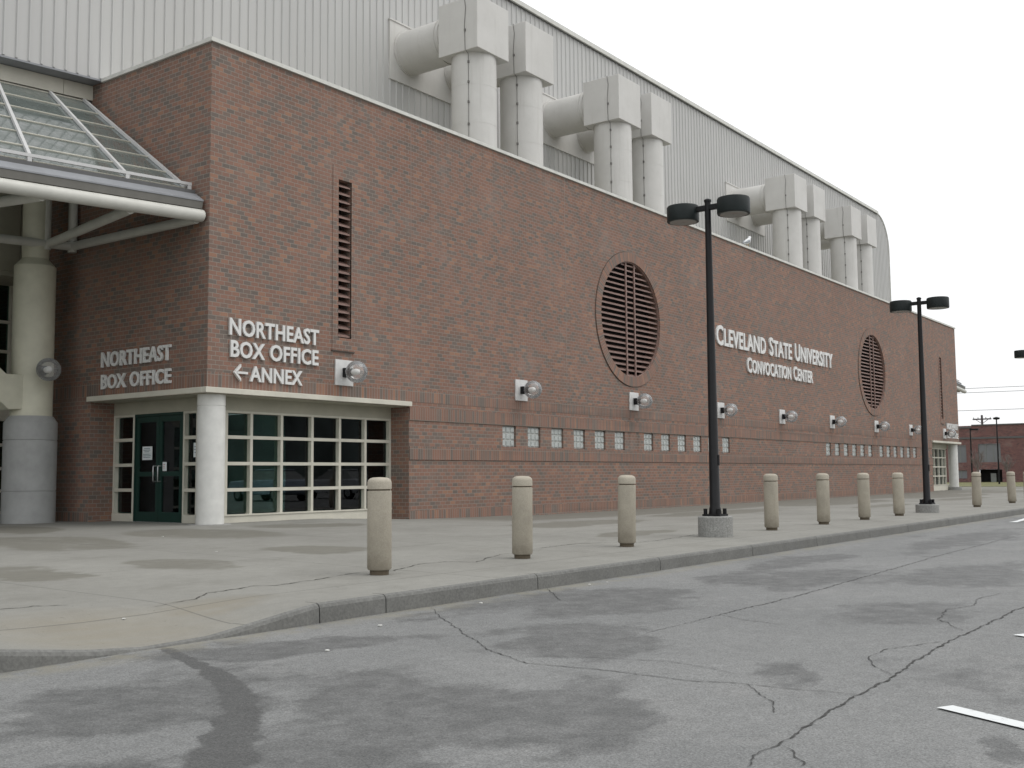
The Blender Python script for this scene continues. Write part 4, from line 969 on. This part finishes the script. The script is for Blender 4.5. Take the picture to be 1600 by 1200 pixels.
# ------------------------------------------------------------ lettering
def sign(loc, label, lines, rotz=0, depth=0.038, group=None):
    o = thing('wall_lettering', loc, label, 'sign', group); o.rotation_euler = (0, 0, rotz)
    for body, dx, dz, w, h, small in lines:
        for t in text_mesh('text_line', body, w, h, depth, M_letter, o, small): t.location = (dx, -0.004, dz)
    return o
s1 = sign((0.43, -0.008, 2.63), 'white raised box office annex lettering with an arrow on the long wall', [('Northeast', 0, 0.79, 2.11, 0.29, 0.97), ('Box Office', 0.03, 0.405, 2.07, 0.29, 0.97), ('Annex', 0.46, 0.0, 1.24, 0.27, 0.97)])
m2 = MB(); a = MB()
ax, az_ = 0.53, 2.76
def arrow_prism(pts): a.prism([(ax+x, az_+z) for x, z in pts], 1, -0.062, -0.012)
arrow_prism([(0.055, -0.02), (0.30, -0.02), (0.30, 0.02), (0.055, 0.02)])
arrow_prism([(0.0, 0.0), (0.054, 0.0), (0.15, 0.10), (0.15, 0.155)]); arrow_prism([(0.0, 0.0), (0.15, -0.155), (0.15, -0.10), (0.054, 0.0)])
a.build('arrow', M_letter, s1)
sign((-0.008, 3.07, 2.60), 'white raised box office lettering above the green double door', [('Northeast', 0, 0.41, 2.1, 0.275, 0.97), ('Box Office', 0.01, 0, 2.1, 0.265, 0.97)], rotz=-math.pi/2)
sign((19.66, 0, 4.31), 'long white raised two line lettering between the round louvres', [('Cleveland State University', 0, 0.73, 10.35, 0.63, 0.88), ('Convocation Center', 2.3, 0, 5.9, 0.5, 0.88)], depth=0.05)
sign((46.15, 0, 2.66), 'small pale raised lettering above the far corner entrance', [('Northwest', 0.15, 0.46, 2.1, 0.30, 0.97), ('Box Office', 0.15, 0, 2.1, 0.28, 0.97)])

# notices on the door
def notice(y0, y1, z0, z1, label, lines, col=M_ink, x=0.536):
    o = thing('paper_notice', (x, (y0+y1)/2, z0), label, 'notice')
    m2 = MB(); m2.box((x-0.004, y0, z0), (x, y1, z1)); m2.build('sheet', M_paper, o)
    m2 = MB(); h = z1 - z0
    for f, ww in lines:
        zz = z0 + f*h; c = (y0+y1)/2 + 0.01; hw = (y1-y0)*ww/2; k = c + hw
        while k > c - hw:
            l = random.uniform(0.015, 0.04); m2.face([(x-0.0055, k, zz), (x-0.0055, max(k-l, c-hw), zz), (x-0.0055, max(k-l, c-hw), zz+h*0.055), (x-0.0055, k, zz+h*0.055)]); k -= l + 0.008
    m2.build('print_lines', col, o)
notice(2.23, 2.53, 1.27, 1.52, 'white printed paper notice taped to the left door leaf', [(0.82, 0.6), (0.70, 0.7), (0.58, 0.5), (0.40, 0.75), (0.28, 0.8), (0.16, 0.7)], x=0.519)
notice(1.79, 1.91, 1.06, 1.225, 'small white notice on the right door leaf above the handle', [(0.7, 0.6), (0.5, 0.4), (0.3, 0.5)], M_red, x=0.519)
notice(0.94, 1.10, 1.30, 1.56, 'pale paper notice inside the sidelight between door and corner column', [(0.7, 0.6), (0.5, 0.7), (0.3, 0.5)], x=0.584)

# ------------------------------------------------------------ gull on the coping
gx, gy, gz = 22.6, 0.12, HT + 0.08
G = thing('gull', (gx, gy, gz), 'white and grey gull perched on the coping beside the duct', 'bird')
M_gull = plain('gull_white', (0.75, 0.76, 0.76), 0.8); M_gullg = plain('gull_grey_wing', (0.30, 0.32, 0.34), 0.8); M_beak = plain('gull_beak', (0.5, 0.33, 0.08), 0.5)
pts = [(-0.27,0.10),(-0.2,0.135),(-0.1,0.18),(0.0,0.22),(0.08,0.26),(0.13,0.31),(0.165,0.36),(0.19,0.385),(0.23,0.385),(0.255,0.375)]
m2 = MB(); m2.tube([(gx+x, gy, gz+z) for x, z in pts], [0.012,0.045,0.075,0.09,0.085,0.06,0.05,0.055,0.042,0.012], 14); m2.build('body', M_gull, G, smooth=80)
for s in (-1, 1):
    m2 = MB(); m2.tube([(gx-0.33, gy+s*0.03, gz+0.11), (gx-0.2, gy+s*0.055, gz+0.15), (gx-0.06, gy+s*0.075, gz+0.21), (gx+0.05, gy+s*0.07, gz+0.26)], [0.008,0.035,0.05,0.015], 10); m2.build('wing', M_gullg, G, smooth=80)
    m2 = MB(); m2.tube([(gx+0.0+s*0.015, gy+s*0.035, gz+0.16), (gx+0.01, gy+s*0.035, gz+0.006), (gx+0.06, gy+s*0.035, gz+0.004)], 0.008, 6); m2.build('leg', M_beak, G)
m2 = MB(); m2.tube([(gx+0.25, gy, gz+0.376), (gx+0.31, gy, gz+0.366)], [0.012, 0.003], 8); m2.build('beak', M_beak, G)

# ------------------------------------------------------------ far brick building, poles, wires, tree
FX, FY0, FY1 = 104.0, -18.0, 34.0; FH = 5.55
FB = thing('far_brick_building', (FX, 8, -0.13), 'low dark brick building with wide grey windows beyond the grass', 'building')
M_fbrick = brick_mat('far_brick', 0.203, 0.088, 0.5)
for nd in M_fbrick.node_tree.nodes:
    if nd.type == 'VALTORGB' and len(nd.color_ramp.elements) == 6:
        for e, c in zip(nd.color_ramp.elements, [(0.10,0.05,0.055),(0.13,0.062,0.064),(0.15,0.07,0.07),(0.17,0.075,0.075),(0.19,0.085,0.08),(0.21,0.10,0.09)]): e.color = (*c, 1)
fh = [(9.95, 12.05, 1.85, 3.7), (13.2, 14.4, 1.85, 3.6), (9.9, 12.0, -0.13, 1.15), (13.2, 14.3, 0.25, 1.05), (5.0, 7.3, 1.85, 3.7), (0.2, 2.5, 1.85, 3.7), (5.0, 7.3, 0.25, 1.05)]
mb = MB(); yb_ = sorted({FY0, FY1} | {h[0] for h in fh} | {h[1] for h in fh}); zb_ = sorted({-0.4, FH} | {h[2] for h in fh} | {h[3] for h in fh})
for y0, y1 in zip(yb_, yb_[1:]):
    for z0, z1 in zip(zb_, zb_[1:]):
        c1, c2 = (y0+y1)/2, (z0+z1)/2
        if any(h[0] < c1 < h[1] and h[2] < c2 < h[3] for h in fh): continue
        mb.face([(FX,y1,z0),(FX,y0,z0),(FX,y0,z1),(FX,y1,z1)])
mb.face([(FX,FY0,-0.4),(FX+20,FY0,-0.4),(FX+20,FY0,FH),(FX,FY0,FH)]); mb.face([(FX,FY1,-0.4),(FX,FY1,FH),(FX+20,FY1,FH),(FX+20,FY1,-0.4)]); mb.face([(FX,FY0,FH),(FX+20,FY0,FH),(FX+20,FY1,FH),(FX,FY1,FH)])
mb.build('wall', M_fbrick, FB, boxuv=True)
mb = MB(); mb.box((FX-0.08, FY0-0.08, FH-0.02), (FX+0.3, 12.6, FH+0.10)); mb.box((FX-0.08, 12.61, FH-0.25), (FX+0.3, FY1, FH-0.12)); mb.build('coping', M_gutter, FB)
mb = MB(); mb.box((FX-0.06, FY0, 4.2), (FX+0.02, FY1, 4.38)); mb.build('brick_band', M_gutter, FB)
M_fwin = plain('far_grey_window', (0.16, 0.165, 0.175), 0.3, 0, 0.15, 0.5)
for i, (y0, y1, z0, z1) in enumerate(fh):
    if i == 2:
        mb = MB(); mb.box((FX+1.5, y0-0.3, z0), (FX+1.6, y1+0.3, z1)); mb.build('garage_opening', M_dark, FB)
        mb = MB(); mb.box((FX+0.6, 10.6, z0), (FX+1.3, 11.1, 0.75)); mb.build('stacked_load', M_lens, FB)
    else:
        mb = MB(); mb.box((FX+0.12, y0, z0), (FX+0.16, y1, z1)); w = mb.build('window', M_fwin, FB)
        mb = MB(); n = max(2, int((y1-y0)/0.55))
        for k in range(n+1):
            yy = y0 + (y1-y0)*k/n; mb.box((FX+0.08, yy-0.03, z0), (FX+0.118, yy+0.03, z1))
        mb.build('frame', M_lens, w)
M_pole = plain('weathered_pole', (0.07, 0.062, 0.06), 0.8)
v = Vector((113.5, 13.75, 0))
up = thing('utility_pole', (v.x, v.y, -0.4), 'wooden utility pole with a crossarm rising behind the far brick building', 'utility pole')
mb = MB(); mb.tube([(v.x, v.y, -0.4), (v.x, v.y, 7.05)], [0.16, 0.11], 10); mb.build('pole', M_pole, up, smooth=50)
mb = MB(); mb.box((v.x-0.06, v.y-0.95, 6.54), (v.x+0.06, v.y+0.95, 6.68)); mb.bar((v.x, v.y-0.6, 6.54), (v.x, v.y, 6.1), 0.05, 0.05); mb.bar((v.x, v.y+0.6, 6.54), (v.x, v.y, 6.1), 0.05, 0.05); mb.build('crossarm', M_pole, up)
mb = MB()
for k in (-0.85, -0.4, 0.4, 0.85): mb.lathe([(0.04, 6.68), (0.05, 6.74), (0.03, 6.82)], (v.x, v.y+k, 0), 8)
mb.build('insulators', M_lens, up)
def thin_post(x, y, h, label, arm):
    o = thing('street_lamp', (x, y, -0.13), label, 'street lamp', 'thin street lamps before the far building')
    m2 = MB(); m2.tube([(x, y, -0.13), (x, y, h)], [0.075, 0.05], 10); m2.build('pole', M_black, o, smooth=50)
    m2 = MB()
    if arm: m2.box((x-0.13, y-0.65, h-0.12), (x+0.13, y+0.03, h+0.02))
    else: m2.lathe([(0.1, 0), (0.26, 0.04), (0.28, 0.16), (0.05, 0.24)], (x, y, h-0.05), 16)
    m2.build('lamp_head', M_black, o); return o
thin_post(83.3, 7.75, 4.45, 'thin dark street lamp with a flat head, nearer the brick corner', True)
thin_post(86.6, 6.4, 5.35, 'thin dark street lamp whose round head shows above the far roof', False)
# bare tree
M_bark = plain('grey_bark', (0.17, 0.145, 0.135), 0.9)
def bare_tree(x, y, h, label, seed):
    rnd = random.Random(seed); o = thing('bare_tree', (x, y, -0.13), label, 'tree', 'bare young trees before the far building')
    m2 = MB(); m2.tube([(x, y, -0.13), (x+0.03, y, h*0.35), (x, y+0.05, h*0.62)], [0.07, 0.055, 0.035], 8); m2.build('trunk', M_bark, o, smooth=60)
    m2 = MB()
    def br(p, d, l, r, n):
        q = p + d*l; m2.tube([p, p.lerp(q, 0.5) + Vector((rnd.uniform(-.04,.04), rnd.uniform(-.04,.04), 0.03)), q], [r, r*0.8, r*0.5], 5, False)
        if n:
            for _ in range(3):
                nd = (d + Vector((rnd.uniform(-.6,.6), rnd.uniform(-.6,.6), rnd.uniform(0,.5)))).normalized(); br(p.lerp(q, rnd.uniform(0.45, 1)), nd, l*rnd.uniform(.55,.8), r*0.6, n-1)
    for k in range(9):
        a = k*2.4; z = h*(0.25 + 0.035*k); br(Vector((x, y, z)), Vector((0.5*math.cos(a), 0.5*math.sin(a), 1)).normalized(), h*0.28, 0.028, 3)
    m2.build('crown', M_bark, o)
bare_tree(81.6, 6.87, 2.6, 'bare young tree before the far building, beside the flat headed street lamp', 3)
bare_tree(85.0, 5.4, 2.2, 'bare young tree in front of the dark garage opening', 5)
M_wire = plain('black_wire', (0.05, 0.05, 0.05), 0.7)
for i, (h0, h1, lb) in enumerate(((12.6, 12.75, 'upper thin overhead wire in the sky right of the brick block'), (12.05, 12.1, 'middle thin overhead wire in the sky right of the brick block'), (9.6, 9.75, 'lowest faint overhead wire just above the far building'))):
    mb = MB(); n = 24; pts = []
    for k in range(n+1):
        t = k/n; pts.append((140 + 10*t, 60 - 110*t, h0 + (h1-h0)*t - 0.5*(1-(2*t-1)**2)))
    mb.tube(pts, 0.03, 5); tag(mb.build('overhead_wire', M_wire), lb, 'wire', 'overhead wires')

# ------------------------------------------------------------ litter
M_litter = plain('pale_litter', (0.6, 0.6, 0.57), 0.8)
for x, y in [(-6.9,-10.1),(-5.9,-9.6),(-4.4,-9.35),(-2.6,-9.3),(-2.3,-9.32),(-7.2,-8.4),(-3.4,-4.6),(-2.2,-1.9)]:
    z = (RZ if y < KY else pz(x, y)) + 0.003; a = random.uniform(0, 3); w = random.uniform(0.010, 0.02)
    mb = MB(); pts = [(x + w*random.uniform(.5,1.2)*math.cos(a+k*1.257), y + w*random.uniform(.5,1.2)*math.sin(a+k*1.257)) for k in range(5)]
    mb.prism(pts, 2, z, z + random.uniform(0.003, 0.01)); tag(mb.build('litter_scrap', M_litter), 'tiny pale scrap of litter on the ground', 'litter', 'litter scraps')

# street side behind the camera, seen only as reflections in the glass
M_opp = plain('dark_grey_render', (0.16, 0.19, 0.18), 0.9, 0, 0.5, 0.25)
OB = thing('opposite_building', (20, -58, -0.2), 'plain dark brick building across the parking lot, added unseen to darken the windows', 'building')
mb = MB(); mb.box((-45, -75, -0.45), (8, -58, 7.2)); mb.box((8, -75, -0.45), (52, -57, 4.9)); mb.box((52, -75, -0.45), (110, -58, 6.6)); mb.build('wall', M_opp, OB)  # added out of view, stepped and toned to darken the pane reflections

def parked_car(x, y, rz, paint, label):
    o = thing('parked_car', (0, 0, 0), label, 'car', 'parked cars mirrored in the corner windows')
    low = [(-2.2,0.45),(-2.22,0.75),(-2.05,0.92),(-1.0,0.98),(1.6,1.0),(2.1,0.96),(2.2,0.7),(2.15,0.4),(1.85,0.3),(-1.9,0.3)]
    m2 = MB(); m2.prism([(a, b) for a, b in low], 1, -0.85, 0.85); m2.build('body', paint, o, bevel=0.06)
    m2 = MB(); b4 = [(-1.05,0.99),(1.62,1.0)]; t4 = [(-0.3,1.42),(0.95,1.42)]
    vs = [(b4[0][0],-0.8,b4[0][1]),(b4[1][0],-0.8,b4[1][1]),(b4[1][0],0.8,b4[1][1]),(b4[0][0],0.8,b4[0][1]),(t4[0][0],-0.6,1.42),(t4[1][0],-0.6,1.42),(t4[1][0],0.6,1.42),(t4[0][0],0.6,1.42)]
    m2.add(vs, [(0,3,2,1),(0,1,5,4),(1,2,6,5),(2,3,7,6),(3,0,4,7)]); m2.build('windows', M_lens, o)
    m2 = MB(); m2.box((-0.36, -0.63, 1.421), (1.0, 0.63, 1.47)); m2.build('roof', paint, o, bevel=0.03)
    for wx in (-1.4, 1.4):
        for s_ in (-1, 1):
            m2 = MB(); m2.tube([(wx, s_*0.66, 0.31), (wx, s_*0.87, 0.31)], 0.31, 24); w = m2.build('wheel', M_black, o, smooth=40)
            m2 = MB(); m2.tube([(wx, s_*0.862, 0.31), (wx, s_*0.88, 0.31)], 0.19, 20); m2.build('rim', M_steel, w)
    o.location = (x, y, RZ); o.rotation_euler = (0, 0, rz)
parked_car(22.5, -23.0, rad(95), plain('pale_blue_car_paint', (0.45, 0.52, 0.62), 0.25), 'pale blue saloon car parked across the lot, mirrored in the corner windows')
parked_car(27.5, -23.4, rad(93), plain('silver_car_paint', (0.55, 0.56, 0.57), 0.25), 'silver saloon car parked across the lot, mirrored in the corner windows')
parked_car(17.0, -24.0, rad(97), plain('dark_car_paint', (0.05, 0.055, 0.06), 0.25), 'dark saloon car parked across the lot, mirrored in the corner windows')
